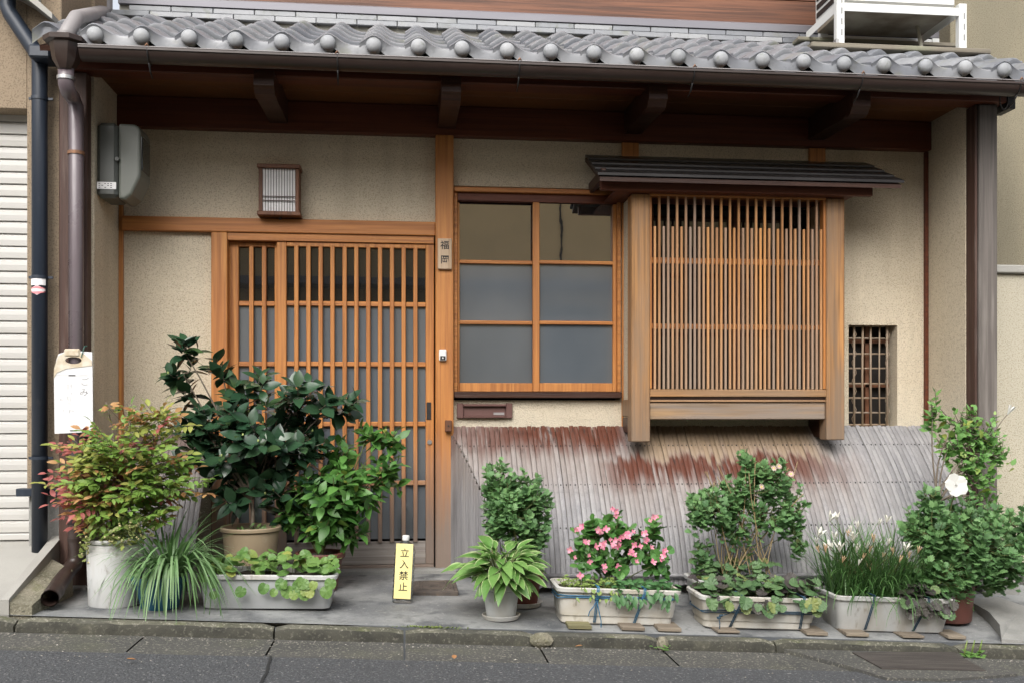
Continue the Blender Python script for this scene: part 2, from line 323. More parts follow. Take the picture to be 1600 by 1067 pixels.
# kerb of separate stones with rounded, worn top edge
kerb = MB().box(-9, 9, -1.27, -1.222, -.9, -.62, .002).build('kerb', gutc); kerb['kind'] = 'structure'
cuts = [-9, -6.5, -4.2, -2.05, WX(20, -1.3), WX(427, -1.3), WX(632, -1.3), WX(838, -1.3), WX(1032, -1.3), WX(1215, -1.3), WX(1503, -1.3), 3.6, 5.0, 7, 9]
for i in range(len(cuts) - 1):
    x0, x1 = cuts[i] + .004, cuts[i + 1] - .004
    b = MB(); n = max(3, int((x1 - x0) / .05)); loops = []
    for k in range(n + 1):
        x = x0 + (x1 - x0) * k / n; z = zr(x); j = lambda a: rng.uniform(-a, a); e = .012 if k in (0, n) else 0
        loops.append([(x, -1.213, z - .12), (x, -1.213, z - .004 - e), (x, -1.250 + j(.003), z + j(.0025) - e), (x, -1.272 + j(.004), z - .010 + j(.003) - e), (x, -1.284 + j(.004), z - .028 + j(.004)), (x, -1.287 + j(.003), z - .12)])
    b.rings(loops, True, True)
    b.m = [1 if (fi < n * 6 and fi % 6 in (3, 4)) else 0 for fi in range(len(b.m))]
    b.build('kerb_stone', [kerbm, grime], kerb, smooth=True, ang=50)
# two broken lumps of mortar at kerb joints
for px, py, sx, sz in ((846, 985, .05, .034), (1036, 992, .024, .034)):
    X = WX(px, -1.3); b = MB()
    bm = bmesh.new(); bmesh.ops.create_icosphere(bm, subdivisions=2, radius=1)
    vs = [(X + v.co.x * sx * rng.uniform(.85, 1.15), -1.288 + v.co.y * .03, zr(X) - .026 + v.co.z * sz * rng.uniform(.85, 1.1)) for v in bm.verts]
    b.add(vs, [[v.index for v in f.verts] for f in bm.faces]); bm.free()
    b.build('mortar_lump', mossc, kerb, smooth=False)
# joint slits in the roadside gutter (thin dark filler strips, 4 mm proud of the sheet)
# metal plate set in the road, with its rough concrete surround
def roadpoly(name, pts, m, dz, parent=None):
    b = MB(); vs = []
    for px, py in pts:
        z = -.2
        for _ in range(20):
            bb = (py - HOR) / FPX; zz = (CAM_H - z) / bb; a = (px - 800) / FPX
            X = a * zz * _c + zz * _s; Y = -a * zz * _s + zz * _c - CAM_D; z = road_z(X, Y) + dz
        vs.append((X, Y, z))
    n = len(vs); b.add(vs + [(x, y, z - .03) for x, y, z in vs], [tuple(range(n))] + [(i, (i + 1) % n, n + (i + 1) % n, n + i) for i in range(n)])
    return b.build(name, m, parent)
t = thing('road_grating', 'dark worn cover plate sunk into the road edge in front of the long planter', 'drain cover', (2.2, -1.65, road_z(2.2, -1.65)))
roadpoly('surround', [(1225, 1013), (1508, 1010), (1590, 1052), (1480, 1060), (1385, 1058), (1320, 1038)], gutc, .012, t)
roadpoly('cover_plate', [(1332, 1018), (1490, 1018), (1540, 1046), (1378, 1043)], gratem, .018, t)
# cover in the paving
X0, X1, Y0, Y1 = WX(643, -.63), WX(716, -.6), -.62, -.31
t = thing('inspection_cover', 'square rusty iron inspection cover let into the paving beside the yellow sign', 'drain cover', ((X0 + X1) / 2, -.47, zf(.15, -.47)))
def zc_(x, y): return zf(x, y)
b = MB(); zz = zf(.15, -.47)
b.box(X0, X1, Y0, Y1, zz - .03, zz + .014, .004); b.build('frame', irong, t)
b = MB(); b.box(X0 + .018, X1 - .018, Y0 + .018, Y1 - .018, zz - .02, zz + .019, .004); b.build('lid', irong, t)
b = MB()
for k in (0, 1):
    i = .036 + .016 * k
    b.box(X0 + i, X1 - i, Y0 + i, Y0 + i + .006, zz + .0185, zz + .0225, .001); b.box(X0 + i, X1 - i, Y1 - i - .006, Y1 - i, zz + .0185, zz + .0225, .001)
    b.box(X0 + i, X0 + i + .006, Y0 + i + .007, Y1 - i - .007, zz + .0185, zz + .0225, .001); b.box(X1 - i - .006, X1 - i, Y0 + i + .007, Y1 - i - .007, zz + .0185, zz + .0225, .001)
b.box(.12, .165, -.50, -.494, zz + .0185, zz + .022, .001); b.box(.12, .165, -.475, -.469, zz + .0185, zz + .022, .001); b.box(.172, .18, -.52, -.45, zz + .0185, zz + .022, .001)
b.build('raised_pattern', irong, t)

# ------------------------------------------------------------------ the townhouse
house = thing('townhouse', 'low wooden townhouse front with sand plaster walls, cedar door and grey tiled eave', 'house', (.75, 0, 0))
XL, XR = -1.53, 3.035
def wall_holes(b, x0, x1, z0, z1, y0, y1, holes):
    xs = sorted({x0, x1, *[h[0] for h in holes], *[h[1] for h in holes]}); zs = sorted({z0, z1, *[h[2] for h in holes], *[h[3] for h in holes]})
    for i in range(len(xs) - 1):
        for j in range(len(zs) - 1):
            cx, cz = (xs[i] + xs[i + 1]) / 2, (zs[j] + zs[j + 1]) / 2
            if any(h[0] < cx < h[1] and h[2] < cz < h[3] for h in holes): continue
            b.box(xs[i], xs[i + 1], y0, y1, zs[j], zs[j + 1], 0)
D0, D1 = WX(357), WX(678)                 # door opening
WA, WB = WX(709), WX(969)                 # window opening
LA, LB = WX(1016), WX(1292)               # opening behind the lattice
SA, SB, SZ0, SZ1 = WX(1326), WX(1402), WZ(1364, 667), WZ(1364, 508)
ZD = 1.84
b = MB(); wall_holes(b, XL, XR, -.3, 2.84, 0, .14, [(D0 - .07, D1 + .01, -.1, ZD), (WA, WB, .94, 2.13), (LA - .02, LB + .02, .84, 2.16), (SA, SB, SZ0, SZ1)])
b.build('plaster_wall', plaster, house)
# plaster return walls at both ends
bx('return_wall', plaster, house, XL - .12, XL, -.43, .14, -.3, 2.62, .002)
bx('return_wall', plaster, house, XR, XR + .10, -.40, .14, -.3, 2.62, .002)
# dark room behind the openings
b = MB(); b.box(XL, XR, 1.9, 1.95, -.3, 3.0, 0); b.box(XL, XR, .16, 1.9, 2.6, 2.65, 0); b.box(XL, XR, .16, 1.9, -.05, 0, 0); b.box(XL - .05, XL, .16, 1.9, 0, 2.6, 0); b.box(XR, XR + .05, .16, 1.9, 0, 2.6, 0)
b.build('room', interior, house)
# framing timbers
P0, P1 = WX(680), WX(708)
bx('post', cv, house, P0, P1, -.06, .05, .0, 2.395, .005)
bx('post', cv, house, WX(971), WX(997), -.02, .03, .72, 2.395)
bx('post', cv, house, WX(1263), WX(1288), -.02, .03, 2.2, 2.395)
bx('corner_batten', cv, house, XL, XL + .022, -.022, .02, .1, 2.39, .002)
bx('corner_batten', darkr, house, XR - .02, XR, -.022, .02, .3, 2.39, .002)
bx('lintel', ch, house, XL + .022, P0, -.045, .05, 1.842, 1.918, .004)
bx('door_jamb', cv, house, WX(332), D0, -.04, .05, 0, 1.842, .004)
bx('wall_beam', darkr, house, XL, XR, -.055, .03, 2.392, 2.556, .004)
# eave: plate on the outer posts, boarded soffit, carved brackets
bx('eave_plate', darkr, house, XL - .13, XR + .155, -.535, -.415, 2.525, 2.66, .005)
bx('plate_cap', blackm, house, XR + .157, XR + .20, -.54, -.41, 2.49, 2.665, .003)
nb = 2
for k in range(nb):
    y0 = -.415 + k * .18
    bx('soffit_board', soff, house, XL, XR, y0 + .002, y0 + (.178 if k == 0 else .235), 2.556 + .002, 2.575, .002)
for i, X in enumerate((-.685, .22, 1.262, 2.335)):
    poly = [(-.06, 2.552), (-.413, 2.552), (-.413, 2.522), (-.62, 2.522), (-.625, 2.45), (-.605, 2.438), (-.59, 2.418), (-.555, 2.408), (-.545, 2.425), (-.50, 2.415), (-.42, 2.418), (-.30, 2.425), (-.06, 2.43)]
    b = MB(); b.prism(poly, X - .048, X + .048, 'x'); o = b.build('eave_bracket', dark, house)
# outer posts
bx('outer_post', darkv, house, XL - .145, XL - .012, -.50, -.432, -.05, 2.523, .006)
bx('outer_post', greyv, house, WX(1530, -.5), WX(1559, -.5), -.50, -.405, -.11, 2.523, .006)
bx('post_facing', darkv, house, XR + .001, WX(1530, -.5) - .002, -.49, -.402, -.11, 2.523, .004)
bx('edge_strip', white, house, WX(1559, -.5) + .002, WX(1559, -.5) + .014, -.47, -.42, .3, 2.45, .002)
bx('footing', conc, house, XL - .19, XL - .01, -.54, -.40, -.2, .035, .008)
bx('footing', conc, house, XR + .01, XR + .22, -.55, -.36, -.3, -.03, .008)
# sliding door -------------------------------------------------
zrail = [WZ(600, y) for y in (476, 569, 662, 754)]
ztop, zkick, zbot = WZ(560, 388), WZ(600, 845), .035
bx('door_track', ch, house, D0, D1, -.03, .06, 0, .034); bx('door_track', ch, house, D0, D1, -.032, .06, 1.80, 1.8415, .002)
def leaf_door(x0, x1, w0, w1, y, slats, handle):
    fr = MB(); fr.box(x0, x0 + w0, y, y + .032, zbot, 1.80, .003); fr.box(x1 - w1, x1, y, y + .032, zbot, 1.80, .003)
    fr.box(x0 + w0, x1 - w1, y + .001, y + .031, ztop, 1.798, .003)
    d = fr.build('sliding_door', cv, house)
    bx('kick_panel', kickw, d, x0 + w0, x1 - w1, y + .004, y + .028, zbot, zkick, .003)
    for z in zrail: bx('rail', ch, d, x0 + w0, x1 - w1, y + .006, y + .026, z - .013, z + .013, .003)
    sm = MB().box(-.0115, .0115, 0, .026, zkick - .004, ztop + .004, .003).mesh('slat', cv)
    for px in slats: inst('slat', sm, Matrix.Translation((WX(px), y - .008, 0)), d)
    zs = [zkick] + zrail[::-1] + [ztop]
    for k in range(5):
        bx('glass_pane', gdoor if k == 4 else gfrostd, d, x0 + w0, x1 - w1, y + .0265, y + .0295, zs[k] + .012, zs[k + 1] - (0 if k == 4 else .012), 0)
    return d
leaf_door(D0, WX(440), .05, .04, .018, (392, 412), False)
d2 = leaf_door(WX(433), D1, .052, .046, -.02, (463.8, 482.5, 501.5, 519.9, 538.9, 557.1, 575.6, 594, 612.5, 630.7, 649), True)
b = MB(); b.box(WX(666.5), WX(673.5), -.024, -.0202, WZ(670, 655), WZ(670, 628), .001); b.build('handle', blackm, d2)
b = MB(); b.tube([(WX(671), -.0202, WZ(671, 690)), (WX(671), -.028, WZ(671, 690))], .013, 16); b.build('lock', steel, d2)
bx('threshold', conc, house, D0 - .06, P1 + .02, -.11, -.0302, -.06, .02, .006)
# window --------------------------------------------------------
zt, zb = WZ(840, 297), WZ(840, 612)
b = MB(); b.box(WA, WB + .0, -.035, .08, zt - .026, zt, .003); b.box(WA, WA + .02, -.012, .08, zb, zt - .027, .003); b.box(WB - .022, WB - .001, -.03, .08, zb, zt - .027, .003)
win = b.build('window', ch, house)
bx('window_sill', dark, win, WA, WB, -.05, .08, zb - .034, zb, .003)
bx('head_rail', darkr, win, WA + .021, WB - .023, -.01, .04, WZ(840, 317), zt - .027, .002)
def sash(x0, x1, y, lw, rw, ztp):
    m = [WZ(800, 409.5), WZ(800, 504)]; zbt = WZ(800, 598)
    b = MB(); b.box(x0, x0 + lw, y, y + .028, zb + .001, ztp, .003); b.box(x1 - rw, x1, y, y + .028, zb + .001, ztp, .003); b.box(x0 + lw, x1 - rw, y + .001, y + .027, zb + .001, zbt, .003)
    s = b.build('sash', cv, win)
    for z in m: bx('glazing_bar', ch, win, x0 + lw, x1 - rw, y + .002, y + .024, z - .010, z + .010, .003)
    zs = [zbt, m[1], m[0], ztp]
    for k in range(3):
        bx('pane', gclear if k == 2 else gfrost, win, x0 + lw, x1 - rw, y + .0245, y + .0275, zs[k] + (.01 if k else 0), zs[k + 1] - (0 if k == 2 else .01), 0)
sash(WA + .021, WX(843), .015, .012, .02, WZ(775, 317))
sash(WX(832), WB - .023, -.016, .038, .022, WZ(900, 319))
bx('reflected_line', interior, win, WX(880), WX(882), .06, .09, WZ(880, 410), WZ(880, 319), 0)  # thin dark strip behind the pane, standing in for a dark line reflected there
# bay lattice -----------------------------------------------------
YB = -.27
BL0, BL1, BR0, BR1 = WX(987, YB), WX(1016, YB), WX(1292, YB), WX(1320, YB)
zB0, zB1 = WZ(1000, 690, YB), WZ(1000, 303, YB)
b = MB(); b.box(BL0, BL1, YB, YB + .10, zB0, zB1, .005); bay = b.build('lattice_bay', cvl, house)
bx('bay_post', cvl, bay, BR0, BR1, YB, YB + .10, WZ(1306, 687, YB), zB1, .005)
bx('bay_side', plaster, bay, BL0 + .012, BL1 - .02, YB + .101, -.001, WZ(980, 655, -.1), zB1, 0)
bx('bay_side', plaster, bay, BR0 + .02, BR1 - .012, YB + .101, -.001, WZ(1320, 655, -.1), zB1, 0)
bx('bay_arm', cvl, bay, BL0 + .004, BL1 - .03, -.16, -.002, WZ(976, 650, -.1), WZ(976, 624, -.1), .003)
bx('bay_arm', dark, bay, BL0 + .006, BL1 - .01, -.17, -.002, WZ(976, 675, -.1), WZ(976, 652, -.1), .003)
bx('bay_arm', dark, bay, BR0 + .006, BR1 - .01, -.17, -.002, WZ(976, 683, -.1), WZ(976, 655, -.1), .003)
bx('bay_beam', chg, bay, BL1, BR0, YB + .02, YB + .09, WZ(1150, 655, YB), WZ(1150, 629, YB), .005)
bx('bay_rail', chl, bay, BL1, BR0, YB + .012, YB + .08, WZ(1150, 627.6, YB), WZ(1150, 624.2, YB), .002)
bx('bay_rail', dark, bay, BL1, BR0, YB + .02, YB + .08, WZ(1150, 623.8, YB), WZ(1150, 620, YB), .001)
bx('bay_rail', chl, bay, BL1, BR0, YB + .006, YB + .07, WZ(1150, 619.6, YB), WZ(1150, 608, YB), .003)
bx('bay_rail', ch, bay, BL1, BR0, YB + .006, YB + .07, WZ(1150, 309, YB), WZ(1150, 301, YB), .003)
bx('lattice_stile', cv, bay, BL1, BL1 + .012, YB + .012, YB + .06, WZ(1150, 607, YB), WZ(1150, 309, YB), .002)
bx('lattice_stile', cv, bay, BR0 - .014, BR0, YB + .012, YB + .06, WZ(1150, 607, YB), WZ(1150, 309, YB), .002)
bx('cross_rail', ch, bay, BL1 + .013, BR0 - .015, YB + .038, YB + .055, WZ(1150, 412, YB), WZ(1150, 403, YB), .002)
bx('cross_rail', ch, bay, BL1 + .013, BR0 - .015, YB + .038, YB + .055, WZ(1150, 514, YB), WZ(1150, 506, YB), .002)
zl0, zl1, zl2 = WZ(1150, 607.5, YB), WZ(1150, 309, YB), WZ(1150, 355.5, YB)
sf = MB().box(-.006, .006, 0, .015, zl0, zl1, .0012).mesh('slat', slatw); ss = MB().box(-.006, .006, 0, .015, zl0, zl2, .0012).mesh('short_slat', slatw)
ns = 39; xa, xb_ = WX(1024.6, YB), WX(1285, YB)
for k in range(ns):
    inst('slat', ss if k % 2 == 0 else sf, Matrix.Translation((xa + (xb_ - xa) * k / (ns - 1), YB + .014 + rng.uniform(-.001, .001), rng.uniform(-.002, .001))), bay)
# window glass behind the lattice, at wall level, in its wooden frame
b = MB(); b.box(LA - .02, LB + .02, .02, .06, .84, .90); b.box(LA - .02, LB + .02, .02, .06, 2.1, 2.16)
for x in (LA - .02, (LA + LB) / 2 - .03, LB - .025): b.box(x, x + .045, .018, .058, .9, 2.1)
b.build('inner_sash', darkr, bay)
bx('pane', gdoor, bay, LA - .01, LB + .01, .064, .067, .88, 2.12, 0)
bx('bay_floor', dark, bay, BL1, BR0, YB + .092, -.001, WZ(1150, 640, YB), WZ(1150, 628, YB), 0)
# little sheet-metal roof over the bay, in three overlapping strips, and its fascia
yb0, zb0_ = .0, 2.318; yb1, zb1_ = -.42, 2.112
xl0, xr0 = WX(920, -.02), WX(1350, -.02)
xl1, xr1 = WX(937, yb1), WX(1408, yb1)
b = MB(); b.add([(xl1, yb1, zb1_ - .012), (xr1, yb1, zb1_ - .012), (xr1, -.003, zb0_ - .014), (xl1, -.003, zb0_ - .014), (xl1, yb1, zb1_ - .034), (xr1, yb1, zb1_ - .034), (xr1, -.003, zb0_ - .036), (xl1, -.003, zb0_ - .036)], [(0, 1, 2, 3), (4, 5, 6, 7), (0, 1, 5, 4), (1, 2, 6, 5), (2, 3, 7, 6), (3, 0, 4, 7)])
br = b.build('bay_roof', wood_under, bay)
n = 4
for k in range(n):
    u0, u1 = k / n, (k + 1.12) / n
    if k == n - 1: u1 = 1
    f_ = lambda u: (yb1 + (-.004 - yb1) * u, zb1_ + (zb0_ - zb1_) * u)
    (ya, za), (yc, zc) = f_(u0), f_(u1)
    hz = .008
    b = MB(); xi = .004 * k
    b.add([(xl1 - .012 + xi, ya - .012, za + hz), (xr1 + .012 - xi, ya - .012, za + hz), (xr1 + .012 - xi, yc, zc + .004), (xl1 - .012 + xi, yc, zc + .004),
           (xl1 - .012 + xi, ya - .012, za - .006), (xr1 + .012 - xi, ya - .012, za - .006), (xr1 + .012 - xi, yc, zc - .010), (xl1 - .012 + xi, yc, zc - .010)],
          [(0, 1, 2, 3), (4, 5, 6, 7), (0, 1, 5, 4), (1, 2, 6, 5), (2, 3, 7, 6), (3, 0, 4, 7)])
    b.build('metal_strip', roofmetal, bay)
bx('bay_fascia', darkr, bay, WX(938, -.33), WX(1362, -.33), -.345, -.31, WZ(1150, 302.5, -.33), zb1_ - .012, .003)
bx('bay_eave_board', darkr, bay, WX(960, -.28), WX(1330, -.28), -.31, -.001, zB1 + .002, zB1 + .016, .002)
bx('verge_board', dark, bay, WX(930, -.2), WX(930, -.2) + .025, -.37, -.003, 2.10, 2.16, .003)
# small barred opening ------------------------------------------------
b = MB(); b.box(SA - .0, SB, .139, .15, SZ0, SZ1, 0); bw = b.build('barred_opening', interior, house)
bamb = mat('old_bamboo_bar', (.27, .22, .165), [('n', 6, (4, 4, .8), 4, .4, .7, (.24, .19, .15), .7), ('r', 0, 1, (.30, .20, .12), .6)], .6)
for i, px in enumerate((1334.5, 1347.5, 1360.5, 1374, 1386.5)):
    x = WX(px, .05); b = MB(); b.tube([(x + rng.uniform(-.003, .003), .05, SZ0), (x, .052, (SZ0 + SZ1) / 2), (x + rng.uniform(-.003, .003), .05, SZ1)], .0064 if i != 3 else .0045, 8); b.build('bamboo_bar', bamb, bw, smooth=True)
for py in (529, 553, 575.5, 599, 621.5, 644, 663):
    z = WZ(1364, py, .07); b = MB(); b.tube([(SA, .068, z), (SB - .02, .068, z + rng.uniform(-.002, .002))], .0052, 8); b.build('bamboo_bar', bamb, bw, smooth=True)
for k in (0, 1):                                                     # vine twisted round two uprights
    x = WX((1334.5, 1386.5)[k], .05); pts = [(x + .012 * math.cos(q), .05 + .012 * math.sin(q), SZ0 + (SZ1 - SZ0) * q / 34) for q in [j * 1.0 for j in range(35)]]
    b = MB(); b.tube(pts, .0022, 4); b.build('vine_binding', bamb, bw, smooth=True)
bx('shelf_post', brownw, bw, WX(1352, .1), WX(1358, .1), .10, .12, SZ0, SZ1, 0); bx('shelf', brownw, bw, SA, SB, .10, .12, 1.28, 1.30, 0); bx('shelf', brownw, bw, SA, SB, .10, .12, 1.02, 1.04, 0)

# ------------------------------------------------------------------ roof
SL = math.atan(.445); EY, EZ = -.80, 2.562
def roofp(X, s, n=0):     # s metres up the slope from the eave edge, n above the board plane
    return (X, EY + s * math.cos(SL) - n * math.sin(SL), EZ + s * math.sin(SL) + n * math.cos(SL))
PIT, X0T, EXPO_T = .2095, WX(147, -.82), .262
NC, NRW = 24, 5
b = MB(); b.add([roofp(-1.66, .0, -.02), roofp(3.3, .0, -.02), roofp(3.3, 1.5, -.02), roofp(-1.66, 1.5, -.02), roofp(-1.66, .0, -.045), roofp(3.3, .0, -.045), roofp(3.3, 1.5, -.045), roofp(-1.66, 1.5, -.045)],
                [(0, 1, 2, 3), (4, 5, 6, 7), (0, 1, 5, 4), (1, 2, 6, 5), (2, 3, 7, 6), (3, 0, 4, 7)])
roof = b.build('roof', dark, house)
def tprof(u):             # one S-shaped tile across its width (u in tile pitches from the centre of its roll)
    r = .043 * math.exp(-(u / .27) ** 2) + .007 * (1 - math.cos(2 * math.pi * (u - .62))) * .5
    return r + .013 * max(0, (u - .72) / .28) ** 1.6
def tile_mesh(front, nseg=14, tare=0.0):
    us = [-.30 + 1.30 * i / nseg for i in range(nseg + 1)]; b = MB(); th = .026; ln = EXPO_T + .045
    T = lambda s, n: (s * math.cos(SL) - n * math.sin(SL), s * math.sin(SL) + n * math.cos(SL))
    rows = []
    for (s, dn, dd) in ((0, .024 - th - tare, 0), (-.003, .024 - th * .3 - tare * .3, 0), (0.001, .028, 0), (.012, .032, 0), (ln * .5, .016, 0), (ln, .000, 0)):
        rows.append([(u * PIT, *T(s, tprof(u) + dn)) for u in us])
    if tare:                                              # hanging lip: vertical
        rows[0] = [(x, T(0, 0)[0] - .008, T(0, tprof(u))[1] - .030 - .006 * math.cos((u - .5) * 2 * math.pi)) for (x, _, _), u in zip(rows[0], us)]
        rows[1] = [(x, T(0, 0)[0] - .012, T(0, tprof(u) + .016)[1] - .002) for (x, _, _), u in zip(rows[1], us)]
    n = nseg + 1; vs = [p for r in rows for p in r]; fs = [(j * n + i, j * n + i + 1, (j + 1) * n + i + 1, (j + 1) * n + i) for j in range(len(rows) - 1) for i in range(nseg)]
    b.add(vs, fs)
    # side thickness at the right-hand edge and left edge
    for i in (0, nseg):
        k = len(b.v); e = [vs[j * n + i] for j in range(2, len(rows))]
        b.add(e + [(p[0], p[1], p[2] - .02) for p in e], [(j, j + 1, len(e) + j + 1, len(e) + j) for j in range(len(e) - 1)])
    return b.mesh('roof_tile', tile, smooth=False, ang=40, fix=False)
me_t, me_e = tile_mesh(True), tile_mesh(True, tare=.03)
for r in range(NRW):
    for c in range(-1, NC - 1):
        y, z = roofp(0, r * EXPO_T, 0)[1:]
        M4 = Matrix.Translation((X0T + c * PIT + rng.uniform(-.0025, .0025), y, z + rng.uniform(-.0015, .0015))) @ Matrix.Rotation(rng.uniform(-.006, .006), 4, 'Y')
        inst('roof_tile', me_e if r == 0 else me_t, M4, roof)
b = MB(); n = 20; R0 = .0365
prof = [(R0, .03), (R0, -.002), (R0 * .98, -.007), (R0 * .9, -.013), (R0 * .7, -.021), (R0 * .4, -.026), (.0005, -.0275)]
vs = []
for r_, y_ in prof:
    for k in range(n): q = 2 * math.pi * k / n; vs.append((r_ * math.cos(q), y_, r_ * math.sin(q)))
b.add(vs, [(i * n + k, i * n + (k + 1) % n, (i + 1) * n + (k + 1) % n, (i + 1) * n + k) for i in range(len(prof) - 1) for k in range(n)])
me_c = b.mesh('eave_cap', tilec, ang=60, fix=True)
for c in range(0, NC - 2):
    inst('eave_cap', me_c, Matrix.Translation((X0T + c * PIT + rng.uniform(-.003, .003), EY - .018 + rng.uniform(-.004, .003), EZ + .031 + rng.uniform(-.003, .003))) @ Matrix.Rotation(rng.uniform(-.08, .08), 4, 'Z') @ Matrix.Rotation(rng.uniform(-.1, .06), 4, 'X') @ Matrix.Rotation(rng.uniform(0, 6), 4, 'Y'), roof)
# flat ridge tiles bedded against the upper wall: two courses
YN = .44
nz0 = 3.163
lath = mat('lime_mortar', (.30, .29, .25), [('n', 8, V1, 4, .4, .7, (.2, .19, .16), .7)], .9)
bx('mortar_bed', lath, roof, -1.66, 2.62, YN + .015, YN + .10, nz0 - .12, nz0 + .08, .004)
for r in range(2):
    x = -1.72 + r * .118
    while x < WX(1500, YN) - .2:
        ln = .238; m_ = rng.uniform(-.001, .001)
        bx('ridge_tile', tilec if rng.random() < .5 else tile, roof, x + .002, x + ln - .002, YN - .02 + .016 * r + m_, YN + .09, nz0 + r * .037 + .002 + m_, nz0 + .033 + r * .037 + m_, .003)
        x += ln
fz = nz0 + .075
b = MB(); b.prism([(YN - .01, fz), (YN - .012, fz + .04), (YN + .03, fz + .062), (YN + .09, fz + .070), (YN + .09, fz)], -1.66, WX(1490, YN), 'x'); b.build('flashing', flash, roof)
uw = MB().box(-1.66, 3.2, YN + .14, YN + .2, 2.9, 6.2, 0).build('upper_wall', board, house)
for k in range(12):
    z = fz + .075 + k * .17
    bx('wall_board', board, uw, -1.66, 3.18, YN + .11 - (.0 if k % 2 else .004), YN + .139, z + .003, z + .167, .003)
# gutter: half pipe hung on hooks
b = MB(); gy, gz, gr = -.868, 2.500, .050; nseg = 12
gx0, gx1 = WX(128, gy), 3.24
def gutdz(x): return -.004 * (x + 1.5) / 4.7
prof = [(gr * math.cos(q), gr * math.sin(q)) for q in [math.pi + math.pi * i / nseg for i in range(nseg + 1)]]
prof = [(prof[0][0] - .006, .004), (prof[0][0] - .006, -.006)] + prof + [(prof[-1][0], .01)] 
inner = [(p[0] * .93, p[1] * .93 + .001) for p in prof[::-1]]
poly = prof + inner
b.rings([[(x, gy + u, gz + v + gutdz(x)) for u, v in poly] for x in (gx0, 0, 1.5, gx1)], True, True)
gut = b.build('gutter', gutm, house, ang=40)
bx('gutter_rim', greyp, gut, gx0, gx1, gy - gr - .008, gy - gr + .002, gz + .0045, gz + .009, .001)
for px in (230, 527, 812, 1085, 1348, 1595):
    x = WX(px, gy - gr); b = MB()
    pts = [(x, gy - gr * 1.02 + .0, gz + .014)] + [(x, gy + (gr + .004) * math.cos(q), gz + (gr + .004) * math.sin(q)) for q in [math.pi + math.pi * i / 8 for i in range(9)]]
    b.tube(pts, .0035, 6); b.tube([(x, gy - .02, gz - .055), (x - .001, gy + .01, gz - .085), (x - .002, gy + .05, gz - .10)], .004, 6)
    b.build('gutter_hook', blackm, gut, smooth=True)
    b = MB(); b.tube([(x - .008, gy - gr - .006, gz + .008), (x, gy - gr - .008, gz + .020), (x + .008, gy - gr - .006, gz + .008)], .0035, 6); b.build('hook_end', hookm, gut, smooth=True)
b = MB(); x = WX(1580, -.86); b.tube([(x + .022 * math.sin(q), -.80, 2.45 + .05 * math.cos(q)) for q in [2 * math.pi * i / 16 for i in range(17)]], .003, 6); b.build('wire_loop', blackm, gut, smooth=True)
# ------------------------------------------------------------------ neighbours
gar = thing('garage_building', 'tan rendered garage front with cream roller shutter at the left edge', 'building', (-2.4, -.3, .2))
GY = -.46
ax0, ax1 = WX(42, GY), WX(96, GY)
bx('wall', plaster_garage, gar, ax0, ax1, GY, .3, WZ(60, 775, GY) - .0, 3.3, .004)
bx('wall', plaster_garage, gar, -4.8, ax0, GY + .001, .3, WZ(20, 170, GY), 3.3, .003)
bx('wall_base', conc, gar, ax0 + .004, ax1, GY + .012, .3, -.1, WZ(60, 775, GY) - .001, .004)
bx('ledge', navym, gar, WX(25, GY - .03), ax1 + .01, GY - .035, GY + .02, WZ(60, 774, GY), WZ(60, 762, GY), .003)
zsh0, zsh1 = WZ(20, 842, GY + .1), WZ(20, 168, GY)
sh = MB().box(-4.8, ax0 + .03, GY + .13, GY + .16, zsh0, zsh1 + .1, 0).build('roller_shutter', shutter, gar)
pit = .0618
sl_ = MB(); sl_.prism([(GY + .128, .0), (GY + .113, .003), (GY + .111, .03), (GY + .113, .048), (GY + .120, .0525), (GY + .122, .058), (GY + .128, .060)], -4.7, ax0 + .02, 'x')
slm = sl_.mesh('shutter_slat', shutter); k = 0; z = zsh0 + .03
while z < zsh1 - .02:
    inst('shutter_slat', slm, Matrix.Translation((0, rng.uniform(-.001, .001), z)), sh); z += pit
bx('bottom_bar', shutter, sh, -4.7, ax0 + .02, GY + .085, GY + .128, zsh0 - .003, zsh0 + .028, .004)
bx('shutter_guide', shutter, sh, ax0 - .002, ax0 + .028, GY + .03, GY + .12, zsh0, zsh1, .002)
# slanted concrete canopy bracket at the top left
b = MB(); b.prism([(WX(-60, -.6), WZ(-60, -60, -.6)), (WX(40, -.6), WZ(40, -2, -.6)), (WX(86, -.6), WZ(86, 35, -.6)), (WX(86, -.6), WZ(86, 26, -.6)), (WX(48, -.6), WZ(48, -8, -.6)), (WX(40, -.6), WZ(40, -80, -.6))], -.64, GY - .001); b.build('canopy_edge', concl, gar)
# garage apron and its sloping cheek
ap = MB(); xa = WX(82, -.6)
ap.add([(-5, GY + .14, zsh0 - .002), (WX(60, GY), GY + .14, zsh0 - .002), (WX(15, -1.2), -1.208, WZ(15, 936, -1.2)), (-5, -1.208, WZ(15, 936, -1.2) + .12), (-5, GY + .14, -.4), (WX(60, GY), GY + .14, -.4), (WX(15, -1.2), -1.208, -.4), (-5, -1.208, -.4)], [(0, 1, 2, 3), (4, 5, 6, 7), (0, 1, 5, 4), (1, 2, 6, 5), (2, 3, 7, 6), (3, 0, 4, 7)])
o = ap.build('garage_apron', concl); o['kind'] = 'structure'
ck = MB(); A = (WX(75, -.5), -.44); B_ = (WX(92, -.5), -.44); C_ = (WX(14, -1.2), -1.207); D_ = (WX(2, -1.2), -1.207)
za, zb_ = WZ(85, 838, -.5), WZ(10, 936, -1.2)
ck.add([(*A, za), (*B_, za), (*C_, zb_), (*D_, zb_), (*A, -.3), (B_[0], B_[1], -.3), (*C_, -.3), (*D_, -.3)], [(0, 1, 2, 3), (4, 5, 6, 7), (0, 1, 5, 4), (1, 2, 6, 5), (2, 3, 7, 6), (3, 0, 4, 7)])
